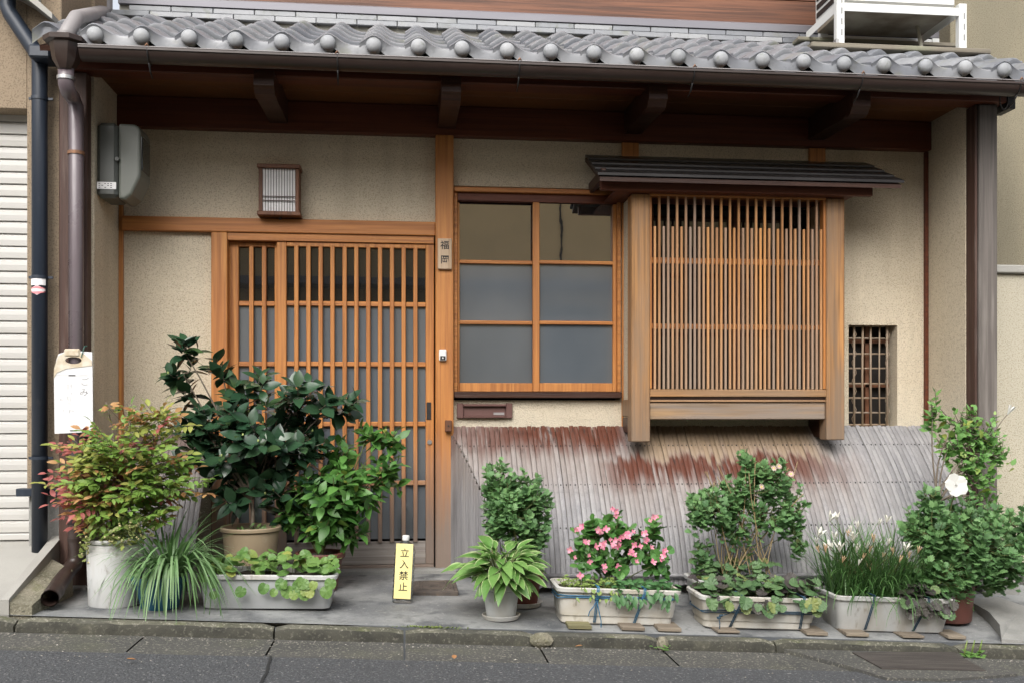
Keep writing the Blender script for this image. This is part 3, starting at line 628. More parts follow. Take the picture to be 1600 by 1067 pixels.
o = ck.build('ramp_cheek', concl); o['kind'] = 'structure'
ck = MB(); ck.add([(WX(108, -.75), -.70, WZ(108, 893, -.75)), (WX(60, -.7), -.60, WZ(108, 875, -.75)), (WX(14, -1.2) + .0, -1.2, WZ(14, 941, -1.2)), (WX(50, -1.2), -1.2, WZ(50, 945, -1.2)), (WX(108, -.75), -.70, -.2), (WX(60, -.7), -.6, -.2), (WX(14, -1.2), -1.2, -.2), (WX(50, -1.2), -1.2, -.2)], [(0, 1, 2, 3), (4, 5, 6, 7), (0, 1, 5, 4), (1, 2, 6, 5), (2, 3, 7, 6), (3, 0, 4, 7)])
o = ck.build('ramp_wedge', mossc); o['kind'] = 'structure'
# grey board between garage and townhouse
bx('gap_board', darkv, house, ax1 + .004, XL - .148, -.44, -.40, -.05, 2.55, .003)
bx('gap_board', plaster_garage, gar, ax1 - .1, XL - .13, .0, .04, 2.4, 3.6, .003)

nb_ = thing('neighbour_building', 'tall tan rendered building with a stained wall at the right edge', 'building', (4.2, .4, 0))
NX = WX(1562, -.28)
bx('upper_wall', plaster_dark, nb_, WX(1485, .3), 7, .30, .6, 1.0, 5.8, .004)
bx('side_wall', plaster_dark, nb_, WX(1485, .3) + .01, WX(1485, .3) + .2, .601, 3.5, 0, 5.8, .004)
bx('lower_wall', plaster_light, nb_, XR + .125, 7, -.27, .29, -.05, WZ(1580, 428, -.28), .004)
bx('coping', concl, nb_, XR + .115, 7, -.30, .298, WZ(1580, 428, -.28) + .001, WZ(1580, 415, -.28), .006)
bx('base', gutc, nb_, XR + .23, 7, -.40, -.272, -.6, WZ(1580, 885, -.3), .006)
# flared concrete ramp block at the right end of the strip
b = MB(); prs = []
pts = [(1508, 934, -.62), (1560, 932, -.62), (1600, 946, -.72), (1640, 980, -.95), (1640, 1002, -1.2), (1600, 1000, -1.2), (1565, 998, -1.2), (1562, 975, -1.12), (1545, 955, -.95), (1520, 941, -.75)]
vs = [(WX(px, Y), Y, WZ(px, py, Y)) for px, py, Y in pts]
n = len(vs); cx_ = (WX(1590, -.95), -.93, WZ(1590, 962, -.93))
b.add(vs + [(x, y, -.6) for x, y, z in vs] + [cx_], [(i, (i + 1) % n, 2 * n) for i in range(n)] + [(i, (i + 1) % n, n + (i + 1) % n, n + i) for i in range(n)] + [tuple(range(n, 2 * n))])
o = b.build('ramp_block', conc, ang=35); o['kind'] = 'structure'
# building across the street (behind the camera): gives the panes something to mirror
opp = thing('opposite_building', 'beige rendered building across the street facing the townhouse', 'building', (0, -9.7, 0))
OY = -9.6
b = MB(); wall_holes(b, -9, 9, -.7, 4.6, OY - .3, OY, [(-2.2, -.2, -.4, 2.4), (2.1, 3.1, .9, 2.5), (-6, -4, .8, 2.2)])
beige = mat('beige_render', (.70, .52, .28), [('n', 2, V1, 4, .4, .7, (.60, .45, .25), .6)], .9)
b.build('wall', beige, opp)
os_ = MB().box(-2.3, -.1, OY - .25, OY - .2, -.4, 2.4, 0).build('roller_shutter', shutter, opp)
slm2 = MB().box(-2.19, -.21, OY - .199, OY - .17, 0, .09, .01).mesh('shutter_slat', shutter)
for k in range(27): inst('shutter_slat', slm2, Matrix.Translation((0, 0, -.35 + k * .1)), os_)
for x0, x1, z0, z1 in ((2.1, 3.1, .9, 2.5), (-6, -4, .8, 2.2)):
    o = MB().box(x0, x1, OY - .2, OY - .15, z0, z1, 0).build('window', blackm, opp)
    for k in range(12): bx('louvre', shutter, o, x0 + .02, x1 - .02, OY - .06, OY - .02, z0 + .05 + k * .12, z0 + .11 + k * .12, .004)
bx('canopy', flash, opp, -2.6, 9, OY + .002, OY + .5, 2.72, 2.84, .01)
bx('joint', blackm, opp, 2.37, 2.40, OY + .001, OY + .02, 2.85, 4.6, 0)

# ------------------------------------------------------------------ bamboo screens (bowed strips nailed to rails, standing against the wall)
def bamboo_material():
    m = mat('weathered_bamboo', (.305, .30, .305), [('n', 3, (9, 9, .7), 4, .38, .66, (.185, .182, .195), .75), ('n', 8, (26, 26, .8), 3, .5, .74, (.42, .41, .405), .6),
        ('o', 0, 1, (.20, .195, .20), .6, 1.0), ('o', .5, 1, (.36, .35, .345), .5, 5.3), ('n', 2, (2, 2, .8), 4, .5, .72, (.14, .135, .14), .6)], .62, [(4, (30, 30, 2), .002, 3)], spec=.3)
    N, L = m.node_tree.nodes, m.node_tree.links; p = N['Principled BSDF']; cur = p.inputs['Base Color'].links[0].from_socket
    g = N.new('ShaderNodeNewGeometry'); sp = N.new('ShaderNodeSeparateXYZ'); L.new(g.outputs['Position'], sp.inputs[0]); X, Z = sp.outputs[0], sp.outputs[2]
    def nz(sc, st, det=4):
        mp = N.new('ShaderNodeMapping'); mp.inputs['Scale'].default_value = st; L.new(g.outputs['Position'], mp.inputs['Vector'])
        n = N.new('ShaderNodeTexNoise'); n.inputs['Scale'].default_value = sc; n.inputs['Detail'].default_value = det; L.new(mp.outputs[0], n.inputs['Vector']); return n.outputs['Fac']
    def mr(v, a, b, c=0, d=1):
        r = N.new('ShaderNodeMapRange'); r.interpolation_type = 'SMOOTHSTEP'
        for i, q in enumerate((a, b, c, d)): r.inputs[i + 1].default_value = q
        L.new(v, r.inputs[0]); return r.outputs[0]
    def mt(op, a, b, cl=False):
        r = N.new('ShaderNodeMath'); r.operation = op; r.use_clamp = cl
        for i, x in enumerate((a, b)):
            if hasattr(x, 'links'): L.new(x, r.inputs[i])
            else: r.inputs[i].default_value = x
        return r.outputs[0]
    def mix(f, c):
        nonlocal cur
        x = N.new('ShaderNodeMix'); x.data_type = 'RGBA'; L.new(f, x.inputs[0]); L.new(cur, x.inputs[6]); x.inputs[7].default_value = (*c, 1); cur = x.outputs[2]
    n1 = nz(1, (38, 6, 5)); n2 = nz(1, (9, 3, 3))
    zz = mt('ADD', Z, mt('MULTIPLY', mt('SUBTRACT', n1, .5), .09))
    zz = mt('ADD', zz, mt('MULTIPLY', mt('SUBTRACT', n2, .5), .16))
    oi = N.new('ShaderNodeObjectInfo'); zz = mt('ADD', zz, mt('MULTIPLY', mt('SUBTRACT', oi.outputs['Random'], .5), .05))
    # sheltered strip under the bay keeps its tan skin
    bay_ = mt('MULTIPLY', mr(X, 1.18, 1.34), mr(X, 2.42, 2.22)); tan = mt('MULTIPLY', bay_, mr(zz, .56, .66))
    mix(mt('MULTIPLY', tan, .85), (.25, .17, .095))
    fade = mt('MAXIMUM', mt('MULTIPLY', mr(zz, .30, .62), mr(X, 1.30, 1.1)), mt('MULTIPLY', mt('MULTIPLY', mr(zz, .20, .5), mr(zz, .75, .6)), mt('MULTIPLY', mr(X, .9, 1.2), mr(X, 2.75, 2.1))))
    mix(mt('MULTIPLY', fade, .45), (.25, .19, .15))
    # drip-line stain, rust red: along the top at the left, lower down in front of the bay
    up = mt('MULTIPLY', mt('MULTIPLY', mr(zz, .60, .735), mr(zz, .88, .80)), mr(X, 1.28, 1.16))
    up = mt('MULTIPLY', up, mr(X, .1, .75, .55, 1))
    lo = mt('MULTIPLY', mt('MULTIPLY', mr(zz, .43, .56), mr(zz, .645, .60)), mt('MULTIPLY', mr(X, .95, 1.2), mr(X, 2.62, 2.05)))
    st = mt('MAXIMUM', up, lo)
    mix(mt('MULTIPLY', mt('MULTIPLY', st, mr(nz(1, (46, 5, 3)), .22, .46)), 1.0, True), (.095, .030, .017))
    mix(mt('MULTIPLY', mt('MULTIPLY', st, mr(nz(1, (30, 9, 14)), .58, .7)), .8, True), (.035, .022, .018))
    L.new(cur, p.inputs['Base Color']); return m
bam = bamboo_material()
PROF = [(-.012, .792), (-.075, .735), (-.15, .668), (-.24, .575), (-.33, .470), (-.42, .355), (-.50, .225), (-.555, .10), (-.585, -.005)]
def profz(Y):
    for (a, za), (b, zb) in zip(PROF, PROF[1:]):
        if b <= Y <= a: return za + (zb - za) * (Y - a) / (b - a)
    return PROF[-1][1]
def strip_mesh(w, path, knots, name='bamboo_slat'):
    b = MB(); loops = []
    for i, (y, z) in enumerate(path):
        y0, z0 = path[max(0, i - 1)]; y1, z1 = path[min(len(path) - 1, i + 1)]; t = Vector((0, y1 - y0, z1 - z0)).normalized(); n = Vector((0, t.z, -t.y))
        if n.y > 0: n = -n
        loops.append([tuple(Vector((sx * w / 2, y, z)) + n * h) for sx, h in ((-1, -.003), (-.95, .001), (-.5, .0032), (0, .0038), (.5, .0032), (.95, .001), (1, -.003))])
    b.rings(loops, True, True)
    for (u, hh) in knots:
        i = min(len(path) - 2, int(u * (len(path) - 1))); f = u * (len(path) - 1) - i
        y = path[i][0] + (path[i + 1][0] - path[i][0]) * f; z = path[i][1] + (path[i + 1][1] - path[i][1]) * f
        t = Vector((0, path[i + 1][0] - path[i][0], path[i + 1][1] - path[i][1])).normalized(); n = Vector((0, t.z, -t.y)); n = -n if n.y > 0 else n
        for e in (0, 1):
            q = Vector((0, y, z)) + t * .004 * (e * 2 - 1) * 1.2
            b.rings([[tuple(q + t * d * .5 + Vector((sx * w * .5, 0, 0)) + n * h) for sx, h in ((-.97, .001), (-.5, .005), (0, .006), (.5, .005), (.97, .001))] for d in (-.004, .004)])
    return b.mesh(name, bam, ang=50)
scr = thing('bamboo_screen', 'long bowed silver grey bamboo screen with rust red drip stains below the windows', 'bamboo screen', (1.6, -.3, 0))
BX0, BX1 = WX(698, 0), XR - .01
SPL = .50
PW = .0263
rr = random.Random(11); variants = [strip_mesh(PW - .0011, PROF, [(rr.uniform(.05, .3), 0), (rr.uniform(.4, .62), 0), (rr.uniform(.7, .95), 0)]) for _ in range(8)]
x = BX0 + PW / 2; n_sl = 0; nails = []
while x < BX1:
    ymax = -(x - BX0) / SPL if x < BX0 + .62 * SPL else -9
    dz = rr.uniform(-.004, .003)
    M4 = Matrix.Translation((x, rr.uniform(-.0012, .0008), dz + (-.052 * x * .3 if False else 0))) @ Matrix.Rotation(rr.uniform(-.0025, .0025), 4, 'Y')
    if ymax > -.9:
        me = strip_mesh(PW - .0011, PROF, [(rr.uniform(.1, .5), 0)]); bm = bmesh.new(); bm.from_mesh(me)
        bmesh.ops.bisect_plane(bm, geom=bm.verts[:] + bm.edges[:] + bm.faces[:], plane_co=(BX0 - x, 0, 0), plane_no=(1, SPL, 0), clear_inner=True); bm.to_mesh(me); bm.free()
        if len(me.vertices) > 8: inst('bamboo_slat', me, M4, scr)
    else: inst('bamboo_slat', rr.choice(variants), M4, scr)
    for yy in (-.128, -.315, -.468):
        if yy > ymax: nails.append((x + rr.uniform(-.003, .003), yy, profz(yy)))
    x += PW; n_sl += 1
b = MB()
for (nx_, ny_, nz_) in nails: b.box(nx_ - .0028, nx_ + .0028, ny_ - .006, ny_ + .004, nz_ - .003, nz_ + .0055, .0008)
o = b.build('nail_head', blackm, scr); o['kind'] = 'stuff'
# closed end of the screen beside the door post: upright strips under the slanting edge
k = 0; Y = -.012
while Y > -.57:
    X = BX0 - .004 + SPL * (-Y) * .98; z1 = profz(Y) + .002
    e = MB(); hw = .0135
    dx, dy = .45, -.893
    e.rings([[(X + dx * s * hw + h * .893 * -1, Y + dy * s * hw + h * -.45, z) for s, h in ((-1, -.003), (-.9, .002), (0, .006), (.9, .002), (1, -.003))] for z in (zf(X, Y) + .015, z1 * .5, z1 - .004)], True, True)
    e.build('end_slat', bam, scr, ang=50); Y -= .0245
bx('rail', darkv, scr, BX0 + .25, BX1 - .02, -.30, -.27, .47, .495); bx('rail', darkv, scr, BX0 + .3, BX1 - .02, -.545, -.515, .02, .06)
b = MB(); b.tube([(BX0 + .32, -.60, .06), (BX1, -.60, .02)], .011, 6); b.build('foot_rail', bam, scr, smooth=True)
scl = thing('bamboo_screen', 'short grey bamboo screen left of the door, mostly hidden behind the potted shrubs', 'bamboo screen', (-1.26, -.3, 0))
x = XL + .03
while x < WX(330):
    inst('bamboo_slat', rr.choice(variants), Matrix.Translation((x, .06 + rr.uniform(-.003, .002), rr.uniform(-.006, .006) + .01)), scl); x += PW
bx('rail', darkv, scl, XL + .02, WX(330), -.22, -.19, .49, .515)

# ------------------------------------------------------------------ things fixed to the front
def text(name, s, size, M4, m, parent, bold=0, ext=.0004):
    c = bpy.data.curves.new('lettering', 'FONT'); c.body = s; c.size = size; c.align_x = 'CENTER'; c.align_y = 'CENTER'; c.extrude = ext; c.offset = bold; c.resolution_u = 3
    o = bpy.data.objects.new('lettering_source', c); COL.objects.link(o)
    me = bpy.data.meshes.new_from_object(o.evaluated_get(bpy.context.evaluated_depsgraph_get())); bpy.data.objects.remove(o); bpy.data.curves.remove(c)
    me.materials.clear(); me.materials.append(m)
    q = bpy.data.objects.new(name, me); q.matrix_basis = M4 @ Matrix.Rotation(R(90), 4, 'X'); return put(q, parent)
ink = mat('black_ink', (.012, .011, .011), [], .6)
faint = mat('faded_pencil', (.33, .33, .34), [('n', 60, V1, 2, .36, .56, (.56, .565, .57), .9)], .9)
npw = wood('nameplate_wood', (.50, .38, .27), (.43, .31, .20), (.33, .22, .14), 'z', None, .6)
x0, x1, z0, z1 = WX(684, -.08), WX(706, -.08), WZ(695, 421, -.08), WZ(695, 373, -.08)
t = thing('nameplate', 'small wooden nameplate with two black brushed characters on the door post', 'nameplate', ((x0 + x1) / 2, -.061, z0))
bx('board', npw, t, x0, x1, -.082, -.0605, z0, z1, .003)
for ch_, py in (('福', 384.5), ('岡', 407)): text('character', ch_, .050, Matrix.Translation(((x0 + x1) / 2, -.0825, WZ(695, py, -.08))), ink, t, .0006)
x0, x1, z0, z1 = WX(686, -.07), WX(697.5, -.07), WZ(691, 563.5, -.07), WZ(691, 546, -.07)
t = thing('doorbell', 'small white doorbell button with dark lower half on the cedar post', 'doorbell', ((x0 + x1) / 2, -.061, z0))
bx('case', white, t, x0, x1, -.08, -.0605, z0, z1, .004); bx('button', blackm, t, x0 + .006, x1 - .006, -.083, -.0802, z0 + .005, z0 + .026, .002); bx('bell_mark', white, t, (x0 + x1) / 2 - .004, (x0 + x1) / 2 + .004, -.0842, -.0832, z0 + .011, z0 + .019, .001)
x0, x1, z0, z1 = WX(695.5, -.1), WX(706, -.1), WZ(700, 674, -.1), WZ(700, 656, -.1)
t = thing('cable_box', 'little brown cable box low on the post at the corner of the bamboo screen', 'cable box', ((x0 + x1) / 2, -.061, z0))
bx('case', brownw, t, x0, x1, -.10, -.0605, z0, z1, .004); bx('screw', blackm, t, (x0 + x1) / 2 - .004, (x0 + x1) / 2 + .004, -.104, -.1002, (z0 + z1) / 2 - .004, (z0 + z1) / 2 + .004, .001)
# letter slot
x0, x1, z0, z1 = WX(714, -.03), WX(801, -.03), WZ(757, 653, -.03), WZ(757, 629.5, -.03)
mb_ = mat('brown_enamel', (.12, .06, .052), [('n', 12, V1, 4, .4, .7, (.16, .09, .08), .6)], .42, metal=.2)
t = thing('mail_slot', 'flat brown metal letter slot in the plaster under the window', 'mail slot', ((x0 + x1) / 2, 0, z0))
bx('side_plate', mb_, t, x0, x0 + .036, -.022, -.0005, z0, z1, .003); bx('side_plate', mb_, t, x1 - .036, x1, -.022, -.0005, z0, z1, .003)
bx('frame', mb_, t, x0 + .0362, x1 - .0362, -.030, -.0005, z1 - .018, z1 - .004, .003); bx('frame', mb_, t, x0 + .0362, x1 - .0362, -.030, -.0005, z0 + .002, z0 + .012, .003)
bx('flap', mb_, t, x0 + .0364, x1 - .0364, -.008, -.0005, z0 + .0125, z1 - .0185, .001); bx('flap_plate', greyp, t, x1 - .105, x1 - .045, -.0095, -.0082, z0 + .018, z0 + .032, .001)
# wall lamp
YL = -.11
x0, x1, z0, z1 = WX(404, YL), WX(467, YL), WZ(435, 337, YL), WZ(435, 257, YL)
t = thing('wall_lamp', 'square wooden wall lantern with slatted white paper panel above the door', 'wall lamp', ((x0 + x1) / 2, 0, z0))
paper = mat('lamp_paper', (.86, .85, .85), [('n', 4, V1, 3, .4, .7, (.78, .77, .77), .5)], .8)
fw = .020
bx('stile', brownw, t, x0, x0 + fw, YL, -.001, z0 + .022, z1 - .022); bx('stile', brownw, t, x1 - fw, x1, YL, -.001, z0 + .022, z1 - .022)
bx('cap', brownw, t, x0 - .008, x1 + .008, YL - .008, -.001, z1 - .0218, z1); bx('bottom', brownw, t, x0 - .008, x1 + .008, YL - .008, -.001, z0, z0 + .0218)
bx('paper_panel', paper, t, x0 + fw, x1 - fw, YL + .014, YL + .018, z0 + .022, z1 - .022, 0)
nb2 = 11; gm = MB().box(-.0013, .0013, YL + .0110, YL + .0135, z0 + .022, z1 - .022, 0).mesh('bar', dark)
for k in range(nb2): inst('bar', gm, Matrix.Translation((x0 + fw + (x1 - x0 - 2 * fw) * (k + 1) / (nb2 + 1), 0, 0)), t)
for dz in (.078, .100): bx('cross_bar', dark, t, x0 + fw, x1 - fw, YL + .002, YL + .006, z0 + dz, z0 + dz + .004, 0)
b = MB(); b.tube([((x0 + x1) / 2, YL * .5, z0), ((x0 + x1) / 2, YL * .5, z0 - .012)], .008, 10); b.build('screw_knob', blackm, t)
# meter box on the left return wall
YM0, YM1 = -.40, -.20
x0, x1, zt_, zb_ = XL, WX(219, YM0), WZ(190, 192, YM0), WZ(190, 312, YM0)
xm = WX(183.5, YM0)
mgrey = mat('smoke_grey_casing', (.13, .14, .122), [('n', 4, V1, 4, .4, .7, (.17, .18, .155), .6)], .3)
mdark = mat('dark_grey_casing', (.08, .086, .078), [], .4)
t = thing('electric_meter', 'rounded grey electricity meter box high on the left end wall', 'meter box', ((x0 + x1) / 2, -.3, zb_))
bx('back_box', mdark, t, x0 + .001, xm, YM0, YM1, zb_ + .008, zt_, .018)
b = MB(); h = zt_ - zb_; pl = [(xm + .002, zb_ + .004), (xm + (x1 - xm) * .30, zb_), (xm + (x1 - xm) * .62, zb_ + h * .07), (x1 - .006, zb_ + h * .27), (x1, zb_ + h * .32), (x1, zt_ - .04), (x1 - .008, zt_ - .016), (x1 - .03, zt_ - .004), (xm + .002, zt_ - .002)]
b.prism(pl, YM0 + .004, YM1); o = b.build('cover', mgrey, t)
bv = o.modifiers.new('round', 'BEVEL'); bv.width = .014; bv.segments = 3; bv.limit_method = 'ANGLE'; bv.angle_limit = R(60)
bx('window', mat('meter_glass', (.02, .025, .025), [], .08, spec=.8), t, x1 - .008, x1 + .006, YM0 + .02, YM1 - .03, zb_ + h * .40, zt_ - .06, .004)
b = MB(); b.tube([(xm, YM0 + .004, zb_ + h * .52), (xm, YM0 - .012, zb_ + h * .52)], .010, 10); b.build('catch', mdark, t)
lx0, lx1 = x0 + .004, xm - .006
bx('sticker', paper, t, lx0, lx1, YM0 - .0022, YM0 - .0002, zb_ + h * .13, zb_ + h * .22, 0)
for k in range(3):
    for j in range(5):
        if rng.random() < .75: bx('print_line', ink, t, lx0 + .008 + j * .014, lx0 + .016 + j * .014, YM0 - .003, YM0 - .0024, zb_ + h * (.145 + .025 * k), zb_ + h * (.145 + .025 * k) + .003, 0)
# ------------------------------------------------------------------ drain pipes
t = thing('drainpipe', 'brown downpipe with a rain hopper and a bent spout at the left corner', 'drainpipe', (-1.6, -.62, .05))
YH = -.84
hx0, hx1 = WX(75, YH), WX(131, YH)
b = MB(); hz = [WZ(100, y, YH - .06) for y in (54, 62, 64, 90, 100, 104)]
def oct_(x0, x1, y0, y1, z, c=.25):
    dx, dy = (x1 - x0) * c, (y1 - y0) * c
    return [(x0 + dx, y0, z), (x1 - dx, y0, z), (x1, y0 + dy, z), (x1, y1 - dy, z), (x1 - dx, y1, z), (x0 + dx, y1, z), (x0, y1 - dy, z), (x0, y0 + dy, z)]
b.rings([oct_(hx0 - .004, hx1 + .004, YH - .085, YH + .08, hz[0]), oct_(hx0 - .008, hx1 + .008, YH - .09, YH + .085, hz[0] - .004), oct_(hx0 - .006, hx1 + .006, YH - .088, YH + .08, hz[1]), oct_(hx0 + .016, hx1 - .016, YH - .07, YH + .065, hz[2]), oct_(hx0 + .028, hx1 - .028, YH - .06, YH + .055, hz[3]), oct_(hx0 + .05, hx1 - .05, YH - .04, YH + .035, hz[5]), oct_(hx0 + .062, hx1 - .062, YH - .03, YH + .025, hz[5] - .004)], False, True)
b.build('hopper', gutm, t, ang=30)
xh = (hx0 + hx1) / 2
pr = .034
xp, yp = WX(119, -.56), -.56
zsp = [WZ(119, y, -.56) for y in (160, 850, 890)]
xs_, ys_ = WX(78, -1.1), -1.10; zs_ = WZ(78, 934, -1.1)
b = MB(); b.tube([(xh, YH, hz[5] + .01), (xh, YH, hz[5] - .06), (xh + .006, YH + .015, hz[5] - .09), (xp - .01, yp - .03, zsp[0] + .02), (xp, yp, zsp[0] - .02), (xp, yp, zsp[1] + .1)], pr, 18); b.build('pipe', pipem, t, smooth=True)
zend = WZ(106, 892, -.70)
b = MB(); b.tube([(xp, yp, zsp[1] + .1), (xp, yp, zsp[2] + .06), (xp - .004, yp - .012, zsp[2] + .03), (xp - .02, yp - .05, zsp[2] + .006), (xs_, ys_, zs_)], pr + .003, 18, cap=False); b.tube([(xs_ + (xp - xs_) * .25, ys_ + (yp - ys_) * .25, zs_ + (zsp[2] - zs_) * .25), (xs_, ys_, zs_)], pr - .001, 18, cap=False); b.build('spout', gutm, t, smooth=True)
for z, m_ in ((hz[5] - .035, steel), (WZ(119, 240, -.56), hookm), (WZ(119, 842, -.56), gutm)):
    b = MB(); b.tube([(xp if z < 2.3 else xh, yp if z < 2.3 else YH, z - .008), (xp if z < 2.3 else xh, yp if z < 2.3 else YH, z + .008)], pr + .005, 18); b.build('clip', m_, t, smooth=True, ang=40)
# grey pipe from the upper roof into the hopper
t = thing('upper_drainpipe', 'grey mauve drainpipe bending down from the upper wall into the hopper', 'drainpipe', (-1.5, -.4, 2.8))
xu = WX(166, .3)
b = MB(); b.tube([(xu, .3, 4.4), (xu, .3, WZ(166, 22, .3) + .03), (xu - .01, .27, WZ(166, 22, .3)), (WX(118, -.80), -.79, WZ(112, 27, -.80)), (xh + .008, YH + .02, hz[0] + .055), (xh, YH, hz[0] + .02), (xh, YH, hz[0] - .03)], .034, 16); b.build('pipe', greyp, t, smooth=True)
b = MB(); b.tube([(xh, YH, hz[0] + .028), (xh, YH, hz[0] - .02)], .038, 16); b.build('collar', greyp, t, smooth=True, ang=40)
# navy pipe of the garage
t = thing('navy_drainpipe', 'blue black drainpipe with white and pink stickers on the garage wall', 'drainpipe', (WX(62, -.53), -.53, .1))
yq = -.53; xq = WX(62, yq)
b = MB(); xe = WX(12, yq)
b.tube([(xe, yq + .03, 3.3), (xe, yq, WZ(12, 12, yq)), (xe + .012, yq, WZ(12, 22, yq)), (xq - .03, yq, WZ(50, 76, yq)), (xq, yq, WZ(62, 96, yq)), (xq, yq, .04)], .036, 18); b.build('pipe', navym, t, smooth=True)
for py in (155, 434, 715):
    z = WZ(61, py, yq); b = MB(); b.tube([(xq, yq, z - .008), (xq, yq, z + .008)], .0395, 18); b.box(xq + .03, xq + .062, yq - .004, yq + .004, z - .006, z + .006, .001); b.box(xq - .05, xq - .03, yq - .004, yq + .004, z - .006, z + .006, .001); b.build('bracket', navym, t, ang=40)
bx('branch', navym, t, WX(46, -.62), WX(80, -.62), -.64, -.50, WZ(62, 92, -.62), WZ(62, 72, -.62), .008)
def wrap(name, z0, z1, m_, shape=None, r=.0368):
    b = MB(); n = 12; A0, A1 = R(205), R(335)
    f = lambda u, v: (xq + r * math.cos(A0 + (A1 - A0) * u), yq + r * math.sin(A0 + (A1 - A0) * u), z0 + (z1 - z0) * (shape(u, v) if shape else v))
    b.grid(f, n, 6); return b.build(name, m_, t, smooth=True, fix=False)
wrap('white_sticker', WZ(61, 447, yq), WZ(61, 436.5, yq), paper)
pink = mat('pink_white_sticker', (.72, .68, .67), [], .6)
pinkr = mat('faded_red_print', (.70, .24, .26), [], .6)
dm = lambda u, v: .5 + (v - .5) * (1 - abs(2 * u - 1))
wrap('diamond_sticker', WZ(61, 462.5, yq), WZ(61, 446.5, yq), pink, dm, .0372)
wrap('red_print', WZ(61, 452.6, yq), WZ(61, 448, yq), pinkr, lambda u, v: v * (1 - abs(2 * u - 1) * 1.0) if v > 0 else 0, .0376)
wrap('red_print', WZ(61, 461.5, yq), WZ(61, 457, yq), pinkr, lambda u, v: 1 - (1 - v) * max(0, 1 - abs(2 * u - 1) * 1.0), .0376)
# notice board hanging on the brown pipe
YN_ = -.60
pt = lambda px, py: (WX(px, YN_), WZ(px, py, YN_))
t = thing('hanging_notice', 'white notice card with faint handwriting hung by its handle on the brown downpipe', 'notice', (WX(115, YN_), YN_, WZ(115, 677, YN_)))
card = mat('white_card', (.64, .645, .65), [('n', 10, V1, 3, .45, .75, (.57, .57, .565), .6)], .7)
tapem = mat('yellowed_tape', (.47, .39, .27), [('n', 25, V1, 4, .4, .65, (.60, .56, .47), .9)], .6)
outl = [pt(*p) for p in ((86, 677), (146, 674), (145, 571), (144.5, 550), (128, 549), (105, 549), (92, 553), (88.5, 563), (85, 590))]
hole = [(WX(115.5, YN_) + .038 * math.cos(q), WZ(115, 563, YN_) + .017 * math.sin(q)) for q in [2 * math.pi * i / 14 for i in range(14)]]
from mathutils.geometry import tessellate_polygon
def plate_with_hole(outl, hole, y0, y1, b):
    tri = tessellate_polygon([[Vector((x, z, 0)) for x, z in outl], [Vector((x, z, 0)) for x, z in hole]]); P_ = outl + hole; n = len(P_)
    b.add([(x, y0, z) for x, z in P_] + [(x, y1, z) for x, z in P_], [tuple(f) for f in tri] + [tuple(i + n for i in f) for f in tri] + [(i, (i + 1) % len(outl), n + (i + 1) % len(outl), n + i) for i in range(len(outl))] + [(len(outl) + i, len(outl) + (i + 1) % len(hole), n + len(outl) + (i + 1) % len(hole), n + len(outl) + i) for i in range(len(hole))])
b = MB(); plate_with_hole(outl, hole, YN_ - .006, YN_, b); b.build('card', card, t)
tp = [pt(*p) for p in ((92, 556), (108, 548), (122, 548), (133, 554), (144, 563), (145, 571), (130, 573), (118, 574), (104, 576), (90, 582), (85, 590), (85.5, 575))]
b = MB(); plate_with_hole(tp, [(x, z) for x, z in hole], YN_ - .0085, YN_ - .0063, b); b.build('tape', tapem, t)
bx('tape', tapem, t, WX(101, YN_), WX(126, YN_), YN_ - .014, YN_ + .006, WZ(115, 557, YN_), WZ(115, 545, YN_), .006)
bx('slot', ink, t, WX(108, YN_), WX(118.5, YN_), YN_ - .0072, YN_ - .0063, WZ(115, 587.2, YN_), WZ(115, 585.5, YN_), 0); bx('slot', ink, t, WX(110, YN_), WX(121, YN_), YN_ - .0072, YN_ - .0063, WZ(115, 673, YN_), WZ(115, 671.5, YN_), 0)
bx('fold_line', faint, t, WX(86, YN_), WX(145, YN_), YN_ - .0068, YN_ - .0063, WZ(115, 586.6, YN_), WZ(115, 586.2, YN_), 0)
pen = mat('grey_marker', (.20, .20, .21), [('n', 80, V1, 2, .45, .6, (.5, .5, .5), .8)], .9)
for s_, px, py in (('ご', 133, 597), ('み', 132, 613)):
    text('handwriting', s_, .042, Matrix.Translation((WX(px, YN_), YN_ - .0066, WZ(px, py, YN_))), pen, t, -.0004)
hr = random.Random(5)                                     # the rest is too faded to read: only traces of strokes
for px, py, sz in ((109, 604, .036), (109, 617, .034), (109, 628, .032), (97, 623, .024), (98, 640, .028), (112, 641, .038)):
    x, z = WX(px, YN_), WZ(px, py, YN_); b = MB()
    for k in range(hr.randint(4, 6)):
        u, v, l_ = x + hr.uniform(-.35, .35) * sz, z + hr.uniform(-.4, .4) * sz, sz * hr.uniform(.2, .5)
        if k % 2: b.box(u - l_ / 2, u + l_ / 2, YN_ - .0069, YN_ - .0064, v, v + .0011, 0)
        else: b.box(u, u + .0011, YN_ - .0075, YN_ - .0070, v - l_ / 2, v + l_ / 2, 0)
    b.build('faded_strokes', faint, t)['kind'] = 'stuff'
b = MB(); tw = mat('green_twine', (.05, .14, .11), [], .7)
b.tube([(WX(128, YN_), YN_ - .012, WZ(128, 558, YN_)), (WX(131, YN_), YN_ - .012, WZ(131, 548, YN_)), (WX(132, YN_), YN_, WZ(132, 541, YN_)), (WX(134, YN_), YN_ + .02, WZ(134, 540, YN_)), (WX(119, YN_), YN_ + .07, WZ(119, 542, YN_)), (WX(108, YN_), YN_ + .0, WZ(108, 552, YN_))], .0022, 5); b.build('string', tw, t)

